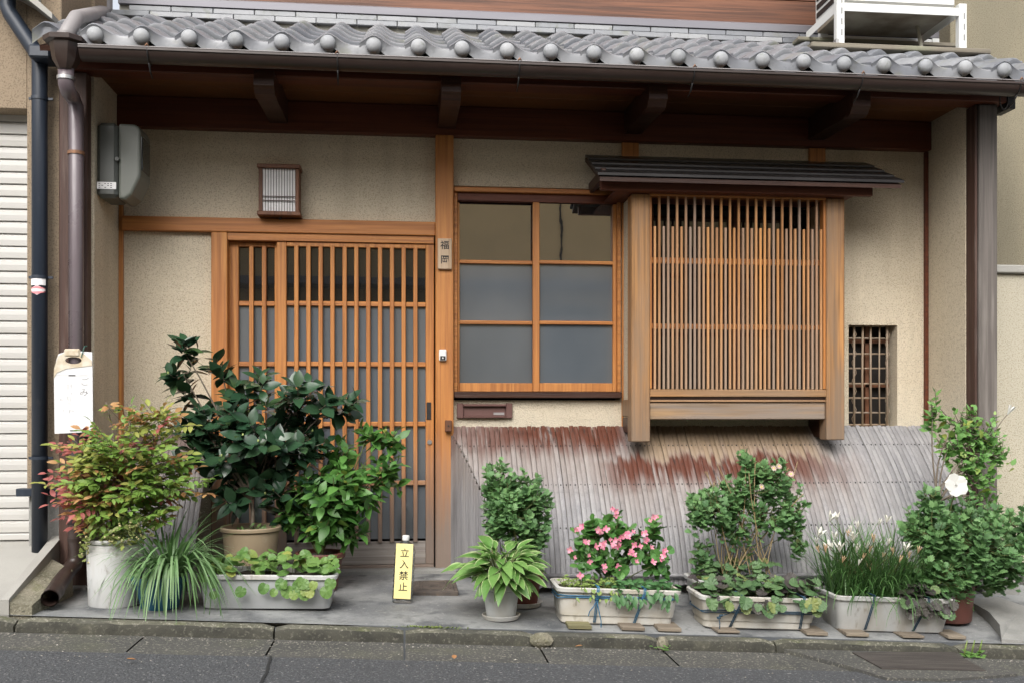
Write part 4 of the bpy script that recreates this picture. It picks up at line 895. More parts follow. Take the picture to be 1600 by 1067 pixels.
# ------------------------------------------------------------------ air conditioner on the roof
YA = -.28
pl0 = thing('roof_plank', 'weathered plank laid over the tiles under the front feet of the stand', 'plank', (WX(1408, YA), YA, WZ(1408, 75, YA)))
def slab(nm, m, par, px0, px1, py_l0, py_l1, Y, dep):
    zl, zh = WZ(px0, py_l1, Y), WZ(px0, py_l0, Y); return bx(nm, m, par, WX(px0, Y), WX(px1, Y), Y, Y + dep, zl, zh, .004)
slab('board', plankw, pl0, 1268, 1549, 65, 73, YA, .09)
pl1 = thing('roof_plank', 'dark weathered plank under the rear feet of the stand, against the ridge tiles', 'plank', (WX(1380, .15), .15, WZ(1380, 62, .15)))
slab('board', plankw, pl1, 1247, 1500, 57, 63, .14, .09)
st = thing('ac_stand', 'white perforated steel stand carrying the air conditioner on the roof', 'stand', (WX(1400, -.1), -.05, WZ(1400, 70, -.1)))
zpf, zpr = WZ(1268, 65, YA), WZ(1247, 57, .14)
fx0, fx1 = WX(1317, YA), WX(1509, YA)
rx0, rx1 = WX(1280, .18) + .03, WX(1462, .18)
def leg(x, y, z0, z1):
    b = MB(); b.box(x - .022, x + .022, y - .003, y, z0, z1, .001); b.box(x - .022, x - .019, y + .0005, y + .035, z0, z1, .001); b.build('leg', white, st)
    b = MB(); zz = z0 + .05
    while zz < z1 - .03: b.box(x + .004, x + .009, y - .0042, y - .0032, zz, zz + .035, 0); zz += .06
    if zz > z0 + .05: b.build('slot', blackm, st)
zrf = WZ(1400, 12, YA)
leg(fx0, YA + .03, zpf, zpf + .9); leg(fx1, YA + .03, zpf, zrf + .05); leg(rx0, .18, zpr, zpf + .9); leg(rx1, .18, zpr, zrf + .02)
bx('cross_rail', white, st, fx0 + .023, fx1 - .023, YA + .028, YA + .034, WZ(1317, 14, YA), WZ(1317, 1, YA), .002)
bx('cross_rail', white, st, rx0 + .01, rx1 - .023, .182, .188, WZ(1317, 18, YA), WZ(1317, 4, YA), .002)
for x in ((fx0 - .017), (fx1 - .02)): bx('side_rail', white, st, x, x + .004, YA + .066, .179, WZ(1317, 14, YA), WZ(1317, 1, YA), .001)
b = MB(); b.box(fx0 - .03, fx0 - .012, YA + .02, YA + .06, zpf, zpf + .03, .002); b.build('bracket', steel, st)
bx('foot', white, st, fx0 - .04, fx0 + .022, YA + .031, YA + .08, zpf + .0002, zpf + .005, .001); bx('foot', white, st, fx1 - .022, fx1 + .03, YA + .031, YA + .08, zpf + .0002, zpf + .005, .001)
ac = thing('air_conditioner', 'white outdoor air conditioner unit standing on the roof stand', 'air conditioner', ((fx0 + fx1) / 2, -.05, zrf))
zc0 = WZ(1317, 1, YA) + .001
bx('casing', acw, ac, fx0 + .03, fx1 + .0 - .03, YA + .05, .16, zc0 + .012, zc0 + .56, .012)
bx('base_pan', acd, ac, fx0 + .04, fx1 - .04, YA + .06, .15, zc0 - .02, zc0 + .0115, .004)
bx('front_grille', acw, ac, fx0 + .10, fx1 - .22, YA + .035, YA + .0495, zc0 + .10, zc0 + .50, .01)
for k in range(8): bx('fin', blackm, ac, fx0 + .0255, fx0 + .0298, YA + .10, .13, zc0 + .06 + k * .05, zc0 + .09 + k * .05, 0)
b = MB(); b.tube([(WX(1432, -.02), -.02, zc0 - .01), (WX(1436, -.02), -.03, zc0 - .10), (WX(1430, -.02), -.10, zc0 - .2)], .011, 8); b.build('drain_hose', mat('cream_hose', (.4, .38, .31), [], .6), ac, smooth=True)
# ------------------------------------------------------------------ leaves (unit length, base at the origin, along +Y, upper side +Z)
def leaf_mesh(name, m, w=.42, fold=.10, curl=.18, seg=5, peak=.42, tip=1.3, wave=0.0, edge=None, twist=0.0):
    b = MB(); rows = []
    for i in range(seg + 1):
        t = i / seg
        pr = (math.sin(math.pi * min(1, t / peak) / 2) if t < peak else math.cos(math.pi / 2 * ((t - peak) / (1 - peak)) ** tip)) if 0 < t < 1 else .02
        hw = w / 2 * max(.02, pr); z = -curl * t * t; a = fold * hw * 2
        wv = wave * math.sin(t * 9) * hw
        cols = [(-hw, t, z + a + wv), (0, t, z), (hw, t, z + a - wv)]
        if edge: cols = [(-hw, t, z + a + wv), (-hw * edge, t, z + a * edge * .8), (0, t, z), (hw * edge, t, z + a * edge * .8), (hw, t, z + a - wv)]
        rows.append(cols)
    n = len(rows[0]); vs = [p for r in rows for p in r]
    for j in range(seg):
        for i in range(n - 1):
            b.add([], []); b.f.append((j * n + i, j * n + i + 1, (j + 1) * n + i + 1, (j + 1) * n + i)); b.m.append(1 if edge and i in (0, n - 2) else 0)
    b.v = vs
    return b.mesh(name, m, smooth=True, fix=False)
def fan_mesh(name, m, outline, cup=.1, curl=.1):
    b = MB(); c = (0, .45, -.03); vs = [c] + [(x, y, cup * (x * x * 2.2) - curl * y * y + (.02 if i % 2 else -.015)) for i, (x, y) in enumerate(outline)]
    n = len(outline); b.add(vs, [(0, 1 + i, 1 + (i + 1) % n) for i in range(n)]); return b.mesh(name, m, smooth=False, fix=False)
LOBE = [(0, 0), (.10, .16), (.30, .12), (.27, .26), (.46, .34), (.36, .42), (.50, .60), (.34, .60), (.26, .68), (.25, .88), (.12, .82), (0, 1.0), (-.12, .82), (-.25, .88), (-.26, .68), (-.34, .60), (-.50, .60), (-.36, .42), (-.46, .34), (-.27, .26), (-.30, .12), (-.10, .16)]
ROUND = [(0, .06), (.18, -.02), (.38, .08), (.49, .30), (.50, .54), (.40, .78), (.22, .93), (0, 1), (-.22, .93), (-.40, .78), (-.50, .54), (-.49, .30), (-.38, .08), (-.18, -.02)]
SCAL = [(0, .05), (.2, -.03), (.34, .1), (.44, .1), (.46, .3), (.54, .4), (.47, .55), (.46, .72), (.32, .78), (.24, .93), (.1, .92), (0, 1), (-.1, .92), (-.24, .93), (-.32, .78), (-.46, .72), (-.47, .55), (-.54, .4), (-.46, .3), (-.44, .1), (-.34, .1), (-.2, -.03)]
def frame(p, d, up, s, roll=0):
    y = Vector(d).normalized(); z = Vector(up) - y * Vector(up).dot(y)
    z = z.normalized() if z.length > 1e-4 else y.orthogonal().normalized()
    x = y.cross(z)
    m = Matrix((x, y, z)).transposed().to_4x4()
    return Matrix.Translation(p) @ m @ Matrix.Rotation(roll, 4, 'Y') @ (Matrix.Diagonal((*s, 1)) if isinstance(s, tuple) else Matrix.Scale(s, 4))
def green(name, c, c2, c3=None, rough=.45, tr=.22, spec=.45, coat=0, yellow=None):
    ly = [('r', 0, 1, c2, .9), ('n', 9, V1, 3, .45, .75, c3 or c2, .5)]
    if yellow: ly.append(('r', .86, 1, yellow, .9))
    return mat(name, c, ly, rough, spec=spec, translucent=tr, coat=coat)
stemg = mat('green_stem', (.10, .13, .04), [('n', 20, V1, 3, .4, .7, (.14, .11, .05), .6)], .7)
stemb = mat('brown_bark', (.12, .095, .07), [('n', 30, V1, 4, .4, .7, (.22, .19, .15), .6)], .85)
straw = mat('dry_straw_stem', (.36, .27, .14), [('r', 0, 1, (.22, .16, .08), .7)], .8)
soilm = mat('potting_soil', (.040, .030, .022), [('n', 60, V1, 4, .45, .7, (.09, .07, .05), .8)], .95, [(80, V1, .008)])
LIM = 300
def emit(root, entries, name='leaf', rest='foliage', lim=LIM):
    """entries: (Matrix in world, mesh). The nearest and largest 300 become parts, the others one part."""
    rw = WM[root.name]
    entries = sorted(entries, key=lambda e: e[0].translation.y - 2.0 * e[0].to_scale().y)
    for M4, me in entries[:lim]: inst(name, me, M4, root)
    if len(entries) > lim:
        b = MB(); mats = []; idx = {}
        for M4, me in entries[lim:]:
            base = len(b.v); b.v += [tuple(M4 @ v.co) for v in me.vertices]
            for p in me.polygons:
                mm = me.materials[p.material_index]
                if mm.name not in idx: idx[mm.name] = len(mats); mats.append(mm)
                b.f.append(tuple(base + i for i in p.vertices)); b.m.append(idx[mm.name])
        o = b.build(rest, mats, root, smooth=True, fix=False); o['kind'] = 'stuff'
def blob(px, py, rx, ry, Y, rY=None):
    X, Z = W(px, py, Y); k = (CAM_D + Y) / FPX; rx, ry = rx * k, ry * k
    return Vector((X, Y, Z)), Vector((rx, rY or min(rx, ry), ry))
def curve(p0, p1, bend, n=4):
    p0, p1 = Vector(p0), Vector(p1); return [p0 + (p1 - p0) * t + Vector(bend) * (4 * t * (1 - t)) for t in [i / n for i in range(n + 1)]]
def shrub(root, base, blobs, ntips, per, meshes, size, seed, stem=stemb, pitch=(.45, 1.0), spacing=.012, shell=.55, stem_r=.008, lean_up=.55, pick=None, flat=.35, twig=.0022, nstem=None, extra=None, lim=LIM, trunk=0.0):
    r = random.Random(seed); ent = []; sb = MB(); base = Vector(base); tips = []
    wts = [b[1].x * b[1].z * (b[2] if len(b) > 2 else 1) for b in blobs]
    top = base + Vector((0, 0, trunk))
    if trunk: sb.tube(curve(base, top, (.01, 0, 0), 3), [stem_r * 1.5, stem_r * 1.4, stem_r * 1.3, stem_r * 1.1], 7)
    for bl in blobs:
        c = bl[0]
        pts = curve(top, c, (r.uniform(-.04, .04), r.uniform(-.02, .02), .015), 5) if trunk else curve(base + Vector((r.uniform(-.02, .02), r.uniform(-.02, .02), 0)), c, (r.uniform(-.03, .03), r.uniform(-.02, .02), .02), 5)
        sb.tube(pts, [stem_r * (1 - .6 * i / 5) for i in range(6)], 6)
    sw = sum(w_ for w_ in wts); order = [bl for bl, w_ in zip(blobs, wts) for _ in range(max(4, round(ntips * w_ / sw)))]
    for bl in order:
        c, ra = bl[0], bl[1]
        while True:
            v = Vector((r.uniform(-1, 1), r.uniform(-1, 1), r.uniform(-1, 1)))
            if 1e-3 < v.length < 1: break
        v = v.normalized() * (shell + (1 - shell) * r.random()) ** .8 * r.uniform(.75, 1.15)
        tip = c + Vector((v.x * ra.x, v.y * ra.y, v.z * ra.z))
        d = (Vector((v.x, v.y * 1.0, v.z)) * (1 - lean_up) + Vector((0, -.12, 1)) * lean_up + Vector((r.uniform(-.3, .3), r.uniform(-.3, .3), 0))).normalized()
        q = c + (tip - c) * .25 + Vector((0, 0, -.2 * ra.z))
        sb.tube(curve(q, tip, (r.uniform(-.01, .01), 0, -.015), 3), [twig * 1.5, twig * 1.3, twig, twig * .7], 5, False)
        a0 = r.uniform(0, 6.28)
        u_ = d.orthogonal().normalized(); w_ = d.cross(u_)
        n = per if isinstance(per, int) else r.randint(*per)
        for j in range(n):
            a = a0 + j * 2.4; rad = u_ * math.cos(a) + w_ * math.sin(a)
            pt_ = pitch[0] + (pitch[1] - pitch[0]) * (j / max(1, n - 1)) + r.uniform(-.15, .15)
            dd = d * math.cos(pt_) + rad * math.sin(pt_)
            dd.z = dd.z * (1 - flat * .3) - .06 * j / n
            up = (Vector((0, -.75, 1)) * flat + d * .6 - rad * .2)
            s = r.uniform(*size) * (.7 + .3 * min(1, (j + 1) / 3)) * r.uniform(.75, 1.2)
            p = tip - d * spacing * j
            me = pick(r, p, j) if pick else r.choice(meshes)
            if me.name.startswith('bud'): s *= .42
            ent.append((frame(p, dd, up, s, r.uniform(-.35, .35)), me))
        tips.append((tip, d))
    if len(sb.v): sb.build('stem', stem, root, smooth=True)
    emit(root, ent, lim=lim)
    return tips

# ------------------------------------------------------------------ pots and planters
stainw = mat('stained_white_plastic', (.55, .555, .545), [('n', 5, V1, 5, .48, .72, (.43, .43, .405), .75), ('n', 30, (1, 1, .5), 4, .60, .72, (.20, .17, .13), .6), ('n', 3, (3, 3, .6), 4, .48, .7, (.40, .36, .29), .7)], .55, spec=.35, rvary=.1)
greyw_ = mat('dusty_grey_white_plastic', (.44, .455, .46), [('n', 5, V1, 5, .45, .7, (.34, .345, .345), .75), ('n', 34, V1, 3, .66, .76, (.12, .11, .10), .5)], .55, spec=.35, rvary=.1)
cream = mat('soiled_cream_plastic', (.54, .535, .51), [('n', 5, V1, 5, .42, .68, (.45, .40, .31), .8), ('n', 24, (1, 1, .5), 4, .58, .72, (.22, .18, .13), .6), ('n', 2.5, (2, 2, 1), 5, .5, .66, (.33, .29, .22), .6)], .6, spec=.3, rvary=.1)
bluep = mat('faded_blue_plastic', (.015, .085, .14), [('n', 6, V1, 5, .45, .7, (.05, .17, .25), .7), ('n', 8, (1, 1, .4), 4, .58, .75, (.20, .28, .30), .5)], .5)
tanp = mat('tan_pot', (.33, .255, .165), [('n', 5, V1, 5, .45, .7, (.22, .165, .105), .8), ('n', 20, V1, 4, .6, .75, (.42, .38, .30), .4)], .6)
brownp = mat('brown_plastic_pot', (.125, .045, .033), [('n', 6, V1, 5, .45, .7, (.09, .035, .026), .7), ('n', 12, V1, 4, .62, .75, (.22, .16, .13), .5)], .5)
redp = mat('terracotta_pot', (.165, .055, .038), [('n', 6, V1, 5, .45, .7, (.11, .04, .03), .7), ('n', 12, V1, 4, .6, .75, (.27, .2, .17), .45)], .7)
def pot(name, label, m, x, y, r0, r1, h, lip=.012, seg=28, z=None, cat='plant pot', soil=.9, rimh=.03, group=None, fluted=0):
    z = zf(x, y) if z is None else z
    t = thing(name, label, cat, (x, y, z), group)
    b = MB(); b.lathe([(.001, .006), (r0 - .01, .006), (r0 - .004, 0), (r0, .008), (r0 + (r1 - r0) * .5, h * .5), (r1 - .001, h - rimh - .004)], seg, (x, y, z)); b.build('body', m, t, smooth=True, ang=40)
    b = MB(); b.lathe([(r1 - .004, h - rimh - .002), (r1 + lip - .004, h - rimh), (r1 + lip, h - rimh + .004), (r1 + lip + .001, h - .005), (r1 + lip - .003, h), (r1 - .002, h - .001), (r1 - .006, h - .006), (r1 - .012, h * .7)], seg, (x, y, z)); b.build('rim', m, t, smooth=True, ang=40)
    b = MB(); n = 20; vs = [(x, y, z + h * soil + .012)]; 
    for rr_, dz in ((.5, .008), (1, 0)):
        for k in range(n): q = 6.2832 * k / n; vs.append((x + (r1 - .006) * rr_ * math.cos(q), y + (r1 - .006) * rr_ * math.sin(q), z + h * soil + dz + rng.uniform(-.004, .004)))
    b.add(vs, [(0, 1 + k, 1 + (k + 1) % n) for k in range(n)] + [(1 + k, 1 + n + k, 1 + n + (k + 1) % n, 1 + (k + 1) % n) for k in range(n)]); b.build('soil', soilm, t, smooth=True)
    return t, Vector((x, y, z + h * soil))
def rrect(x0, x1, y0, y1, z, r, n=5):
    out = []
    for cx, cy, a in ((x1 - r, y1 - r, 0), (x0 + r, y1 - r, 90), (x0 + r, y0 + r, 180), (x1 - r, y0 + r, 270)):
        for k in range(n + 1): q = R(a + 90 * k / n); out.append((cx + r * math.cos(q), cy + r * math.sin(q), z))
    return out
def planter(name, label, m, x, yf, L, dep, h, z, tilt=.05, taper=.022, group=None, band=True, rimm=None, yaw=0):
    """trough with its front left bottom corner at x, yf; stands on the sloping strip"""
    t = thing(name, label, 'planter', (x, yf, z), group, (0, tilt, yaw))
    k = lambda e, z_, r=.03: rrect(-e, L + e, -e, dep + e, z_, r)
    b = MB(); lp = [k(.0, 0), k(.003, .004)]
    if band: lp += [k(.003, h * .22), k(.009, h * .225)]
    lp += [k(taper, h - .02)]
    b.rings(lp, True, False); b.build('body', m, t, smooth=True, ang=35, local=True)
    b = MB(); e = taper; b.rings([k(e - .003, h - .022), k(e + .012, h - .02, .036), k(e + .014, h - .004, .036), k(e + .009, h, .036), k(e - .003, h - .001, .03), k(e - .006, h - .012, .028), k(e - .018, h * .5, .02)]); b.build('rim', rimm or m, t, smooth=True, ang=40, local=True)
    b = MB(); nx_, ny_ = 14, 4; e = taper - .007
    b.grid(lambda u, v: (-e + .01 + (L + 2 * e - .02) * u, -e + .01 + (dep + 2 * e - .02) * v, h * .86 + rng.uniform(-.006, .008)), nx_, ny_); b.build('soil', soilm, t, smooth=True, local=True)
    return t
def P_in(t, x, y, z): return WM[t.name] @ Vector((x, y, z))

# 1 tall white pot with the nandina
p1, s1 = pot('flower_pot', 'tall round white pot at the left end under the reddish shrub', stainw, WX(180, -.90), -.90, .112, .122, .30, .004, 32, soil=.95, rimh=.02)
nan_g = green('nandina_green', (.15, .28, .055), (.24, .36, .07), (.10, .20, .045), .5, .3)
nan_y = green('nandina_yellow_green', (.32, .38, .08), (.44, .43, .12), (.24, .32, .07), .5, .35)
nan_o = green('nandina_orange', (.46, .23, .10), (.52, .32, .13), (.40, .14, .08), .5, .35)
nan_p = green('nandina_pink', (.38, .10, .10), (.50, .17, .15), (.30, .10, .06), .5, .35)
nmesh = {k: [leaf_mesh('nandina_leaf', m_, .48, .12, c, 4, .4) for c in (.1, .3)] for k, m_ in (('g', nan_g), ('y', nan_y), ('o', nan_o), ('p', nan_p))}
t = thing('nandina_shrub', 'bushy shrub of small green, yellow and pinkish red leaves in the tall white pot', 'shrub', s1)
def spray_plant(root, base, blobs, nspray, seed, pickk):
    r = random.Random(seed); ent = []; sb = MB(); wts = [b[1].x * b[1].z for b in blobs]
    for bl in blobs: sb.tube(curve(base, bl[0], (r.uniform(-.03, .03), 0, .02), 5), [.006, .005, .0045, .004, .003, .002], 5)
    for _ in range(nspray):
        bl = r.choices(blobs, wts)[0]; c, ra = bl
        while True:
            v = Vector((r.uniform(-1, 1), r.uniform(-1, 1), r.uniform(-1, 1)))
            if .05 < v.length < 1: break
        v = v.normalized() * (.35 + .65 * r.random())
        p = c + Vector((v.x * ra.x, v.y * ra.y, v.z * ra.z)); d = (Vector((v.x, v.y - .25, v.z * .5 + .15)) + Vector((r.uniform(-.5, .5), r.uniform(-.5, .5), 0))).normalized()
        up = (Vector((0, -.4, 1)) + Vector((r.uniform(-.4, .4), r.uniform(-.4, .4), 0))).normalized(); side = d.cross(up).normalized()
        L = r.uniform(.06, .10); sb.tube([p - d * L * .7, p + d * L], .0011, 4, False)
        kk = pickk(r, p)
        for j in range(3):
            q = p + d * L * (j / 3); 
            for sgn in (-1, 1):
                dd = (d * .6 + side * sgn * .9 + Vector((0, 0, r.uniform(-.25, .1)))).normalized()
                ent.append((frame(q + dd * .008, dd, up, r.uniform(.032, .05), r.uniform(-.4, .4)), r.choice(nmesh[kk])))
                if j == 0:
                    q2 = q + dd * .03; ent.append((frame(q2, (dd + d * .5).normalized(), up, r.uniform(.026, .038), r.uniform(-.4, .4)), r.choice(nmesh[kk])))
        ent.append((frame(p + d * L, d, up, r.uniform(.034, .05), r.uniform(-.4, .4)), r.choice(nmesh[kk])))
    sb.build('stem', stemb, root, smooth=True); emit(root, ent)
def npick(r, p):
    l_ = (p.x - WX(190, -.88)) / .25; z_ = (p.z - s1.z) / .5
    q = r.random()
    if l_ < -.75: return 'p' if q < .7 else ('o' if q < .9 else 'y')
    if l_ < -.30 and z_ < .45: return 'p' if q < .22 else ('o' if q < .62 else ('y' if q < .8 else 'g'))
    if z_ > .98: return 'y' if q < .62 else ('o' if q < .9 else 'g')
    return 'g' if q < .6 else ('y' if q < .86 else ('o' if q < .96 else 'p'))
Yn = -.88
spray_plant(t, s1, [blob(205, 712, 72, 55, Yn), blob(170, 765, 70, 52, Yn), blob(240, 745, 52, 40, Yn), blob(145, 745, 40, 40, Yn, .1), blob(205, 800, 60, 42, Yn), blob(112, 700, 26, 16, Yn, .05), blob(238, 662, 46, 12, Yn, .08), blob(200, 650, 34, 9, Yn + .1, .05), blob(166, 628, 16, 10, Yn + .1, .04), blob(292, 765, 26, 14, Yn, .05), blob(195, 745, 74, 66, Yn, .2), blob(150, 800, 50, 36, Yn, .12)], 430, 5, npick)
low_y = green('lime_small_leaf', (.20, .26, .06), (.30, .33, .12), (.13, .19, .04), .55, .3)
low_f = mat('greenish_cream_bud', (.52, .48, .25), [('r', 0, 1, (.44, .36, .17), .7)], .7)
rl = [leaf_mesh('lime_leaf', low_y, .8, .08, .2, 4, .45, 1.0)]
bud = MB(); bm = bmesh.new(); bmesh.ops.create_icosphere(bm, subdivisions=1, radius=.5); bud.add([v.co for v in bm.verts], [[v.index for v in f.verts] for f in bm.faces]); bm.free(); budm = bud.mesh('bud', low_f, smooth=True)
t = thing('creeping_plant', 'low lime green plant with creamy buds spilling over the rim of the tall white pot', 'plant', s1)
shrub(t, s1, [blob(150, 838, 38, 26, -.98), blob(185, 830, 40, 26, -1.0), blob(220, 825, 26, 20, -.97), blob(136, 858, 12, 18, -.98)], 62, 5, rl, (.022, .036), 8, stemg, pick=lambda r, p, j: budm if r.random() < .38 else rl[0], stem_r=.003, twig=.0012)

# 2 blue pot with arching grass
p2, s2 = pot('flower_pot', 'faded blue plastic pot buried in long arching grass blades', bluep, WX(250, -.96), -.96, .082, .108, .145, .010)
blm = [green('arching_blade', (.085, .19, .055), (.15, .27, .10), (.065, .14, .04), .45, .2), green('pale_arching_blade', (.15, .28, .11), (.22, .34, .16), None, .45, .2)]
arcw = lambda t: .35 + 1.3 * t
def blades(root, c, n, L, seed, mats, w, spread, arch, name='blade', r0=.05, up=1.0, lim=LIM, bias=None):
    r = random.Random(seed); ent = []
    var = []
    for k in range(10):
        b = MB(); aa = r.uniform(*arch); sg = 9; pts = []; p = Vector((0, 0, 0)); ang = R(r.uniform(3, 14))
        for i in range(sg + 1):
            pts.append(p.copy()); ang += aa / sg * (arcw(i / sg)); ang = min(ang, R(174)); p = p + Vector((0, math.sin(ang), math.cos(ang))) / sg
        vs = []
        for i, q in enumerate(pts):
            hw = w / 2 * (1 - (i / sg) ** 2.2) * (.6 + .4 * min(1, i / 2)) + .0004
            vs += [(q.x - hw, q.y, q.z + hw * .25), (q.x, q.y, q.z), (q.x + hw, q.y, q.z + hw * .25)]
        b.add(vs, [(i * 3 + k_, i * 3 + k_ + 1, i * 3 + k_ + 4, i * 3 + k_ + 3) for i in range(sg) for k_ in (0, 1)])
        var.append(b.mesh(name, r.choice(mats), smooth=True, fix=False))
    for _ in range(n):
        a = r.uniform(0, 6.283)
        if bias and r.random() < bias: a = r.uniform(R(120), R(240))
        rad = r0 * math.sqrt(r.random()); p = Vector(c) + Vector((-math.sin(a) * rad, math.cos(a) * rad, -.01)) if not callable(c) else Vector(c(r))
        tl = r.uniform(0, spread); s = r.uniform(*L)
        M4 = Matrix.Translation(p) @ Matrix.Rotation(a, 4, 'Z') @ Matrix.Rotation(-tl, 4, 'X') @ Matrix.Diagonal((1, s, s, 1))
        ent.append((M4, r.choice(var)))
    emit(root, ent, name, 'foliage', lim)
t = thing('spider_grass', 'fountain of long arching green blades growing from the blue pot over the kerb', 'plant', s2)
arcw = lambda t: 2.6 * math.exp(-((t - .36) / .22) ** 2)
blades(t, s2 + Vector((0.06, 0, 0)), 110, (.28, .54), 4, blm, .0115, .5, (R(105), R(172)), r0=.05, bias=.5)
arcw = lambda t: .35 + 1.3 * t
blades(t, s2 + Vector((.04, 0, 0)), 130, (.24, .44), 44, blm, .0115, .75, (R(55), R(140)), r0=.05, name='upright_blade', bias=.2)
# 3 long white planter with round leaves
pl1 = planter('planter', 'long dusty white planter of round leaved ground cover nearest the door', greyw_, WX(318, -.98), -.98, .55, .19, .155, zf(-.9, -.98) + .004, .025, .020, band=False, rimm=stainw)
ivy = green('round_leaf_green', (.10, .21, .05), (.19, .31, .08), (.07, .16, .04), .45, .25, yellow=(.34, .36, .09))
rm = [fan_mesh('round_leaf', ivy, ROUND, c, k) for c, k in ((.12, .1), (.25, .2), (-.05, .15))]
t = thing('round_leaf_plant', 'bright green round leaved ground cover spilling over the white planter beside the door', 'plant', P_in(pl1, .27, .1, .14))
r = random.Random(21); ent = []
for _ in range(175):
    u = r.random(); x = -.02 + .60 * u; y = r.uniform(-.03, .2); z = .15 + r.uniform(0, .055) + (.035 if .2 < u < .8 else 0) * r.random()
    if r.random() < .14: y = -.035 - .02 * r.random(); z = .155 - r.random() * .07; 
    p = P_in(pl1, x, y, z); a = r.uniform(0, 6.28); over = y < -.03
    d = Vector((math.cos(a), math.sin(a), r.uniform(-.3, .25))) if not over else Vector((r.uniform(-.5, .5), -.4, -.9))
    ent.append((frame(p, d, Vector((r.uniform(-.4, .4), -.55, .8)) if not over else Vector((0, -1, .3)), r.uniform(.030, .058), r.uniform(-.3, .3)), r.choice(rm)))
emit(t, ent); b = MB()
for M4, _ in ent[::2]: p = M4.translation; b.tube([p, p + Vector((r.uniform(-.02, .02), .02, -.05))], .0012, 4, False)
b.build('stem', stemg, t, smooth=True)
# 4 tan pot with the camellia
p4, s4 = pot('flower_pot', 'tan round pot holding the dark glossy shrub in front of the door jamb', tanp, WX(392, -.58), -.58, .105, .135, .325, .010, rimh=.022)
cam_m = green('camellia_leaf', (.020, .055, .028), (.036, .080, .036), (.013, .038, .02), .27, .06, .5, yellow=(.05, .09, .03))
cmesh = [leaf_mesh('camellia_leaf', cam_m, w_, f_, c_, 5, .45, 1.1) for w_, f_, c_ in ((.54, .07, .16), (.50, .05, .28), (.58, .09, .1))]
t = thing('camellia_shrub', 'tall shrub of dark glossy leaves in the tan pot, one branch rising to the left', 'shrub', s4)
Yc = -.55
tips = shrub(t, s4, [blob(285, 545, 28, 14, Yc, .05), blob(284, 580, 26, 24, Yc, .07), blob(298, 608, 28, 20, Yc, .08), blob(312, 655, 40, 32, Yc), blob(345, 570, 14, 22, Yc, .04), blob(390, 600, 46, 26, Yc), blob(385, 655, 72, 40, Yc, .16), blob(470, 630, 70, 42, Yc, .16), blob(530, 625, 36, 24, Yc, .1), blob(360, 710, 56, 40, Yc, .14), blob(440, 700, 70, 46, Yc, .16), blob(370, 760, 40, 36, Yc, .1), blob(455, 770, 52, 42, Yc, .12), blob(420, 680, 100, 74, Yc - .05, .2), blob(300, 690, 36, 34, Yc, .08)], 172, (5, 7), cmesh, (.075, .115), 6, stemb, (.7, 1.35), .013, .5, .007, .45, trunk=.16)
r = random.Random(2)
cb = mat('camellia_bud', (.30, .36, .12), [], .5)
b2 = MB(); b2.v = list(bud.v); b2.f = list(bud.f); b2.m = list(bud.m); cbm = b2.mesh('bud', cb, smooth=True)
for tip, d in r.sample(tips, 40): inst('bud', cbm, Matrix.Translation(tip + d * .01) @ Matrix.Diagonal((.011, .011, .016, 1)), t)
t = thing('ground_cover', 'low dark green ground cover on the soil of the tan pot', 'plant', s4)
gcm = green('small_dark_green', (.06, .13, .03), (.11, .19, .05), None, .5, .2); gl = [leaf_mesh('small_leaf', gcm, .6, .1, .2, 4)]
shrub(t, s4, [(s4 + Vector((0, -.02, .01)), Vector((.12, .11, .025)))], 40, 5, gl, (.02, .036), 3, stemg, stem_r=.002, twig=.001)
# 5 brown pot with the light green shrub
p5, s5 = pot('flower_pot', 'dark brown plastic pot beside the door threshold under the bright green shrub', brownp, WX(500, -.50), -.50, .085, .112, .19, .012)
lg = green('fresh_green_leaf', (.085, .22, .045), (.13, .30, .065), (.06, .16, .035), .42, .25, yellow=(.30, .32, .06))
lgd = green('deep_green_leaf', (.045, .13, .028), (.07, .18, .035), None, .42, .22)
lm = [leaf_mesh('fresh_leaf', m_, w_, .10, c_, 5, .40, 1.2) for m_, w_, c_ in ((lg, .55, .2), (lg, .5, .35), (lgd, .55, .25))]
t = thing('green_shrub', 'fresh green broad leaved shrub in the brown pot before the sliding door', 'shrub', s5)
Yg = -.52
shrub(t, s5, [blob(600, 682, 38, 24, Yg, .08), blob(575, 675, 20, 14, Yg, .05), blob(605, 730, 34, 36, Yg, .08), blob(540, 705, 40, 36, Yg, .1), blob(500, 760, 52, 44, Yg, .13), blob(560, 765, 46, 40, Yg, .12), blob(510, 815, 56, 38, Yg, .12), blob(465, 795, 30, 34, Yg, .1), blob(545, 825, 30, 26, Yg, .08), blob(520, 770, 70, 70, Yg - .05, .16)], 175, (5, 7), lm, (.052, .092), 9, stemg, (.6, 1.4), .018, .35, .005, .4)
# 8 hosta
p8, s8 = pot('flower_pot', 'small off white pot of variegated hosta standing on the kerb edge', stainw, WX(783, -1.03), -1.03, .066, .084, .165, .006)
b = MB(); b.lathe([(.05, .004), (.078, .004), (.088, .022), (.084, .024), (.074, .010), (.05, .010)], 28, (WX(783, -1.03), -1.03, zf(.43, -1.03) - .002)); b.build('saucer', cream, p8, smooth=True, ang=40)
hg = green('hosta_green', (.12, .26, .06), (.20, .36, .10), (.08, .19, .04), .4, .25); hw_ = mat('hosta_cream_edge', (.50, .56, .30), [('r', 0, 1, (.22, .38, .10), .85)], .45, translucent=.25)
hm = [leaf_mesh('hosta_leaf', [hg, hw_], w_, .12, c_, 7, .36, 1.3, .12, e_) for w_, c_, e_ in ((.46, .45, .80), (.52, .65, .86), (.42, .35, .74), (.46, .8, .92))]
t = thing('hosta', 'hosta with cream edged green leaves drooping over the small off white pot', 'plant', s8)
r = random.Random(14); ent = []; sb = MB()
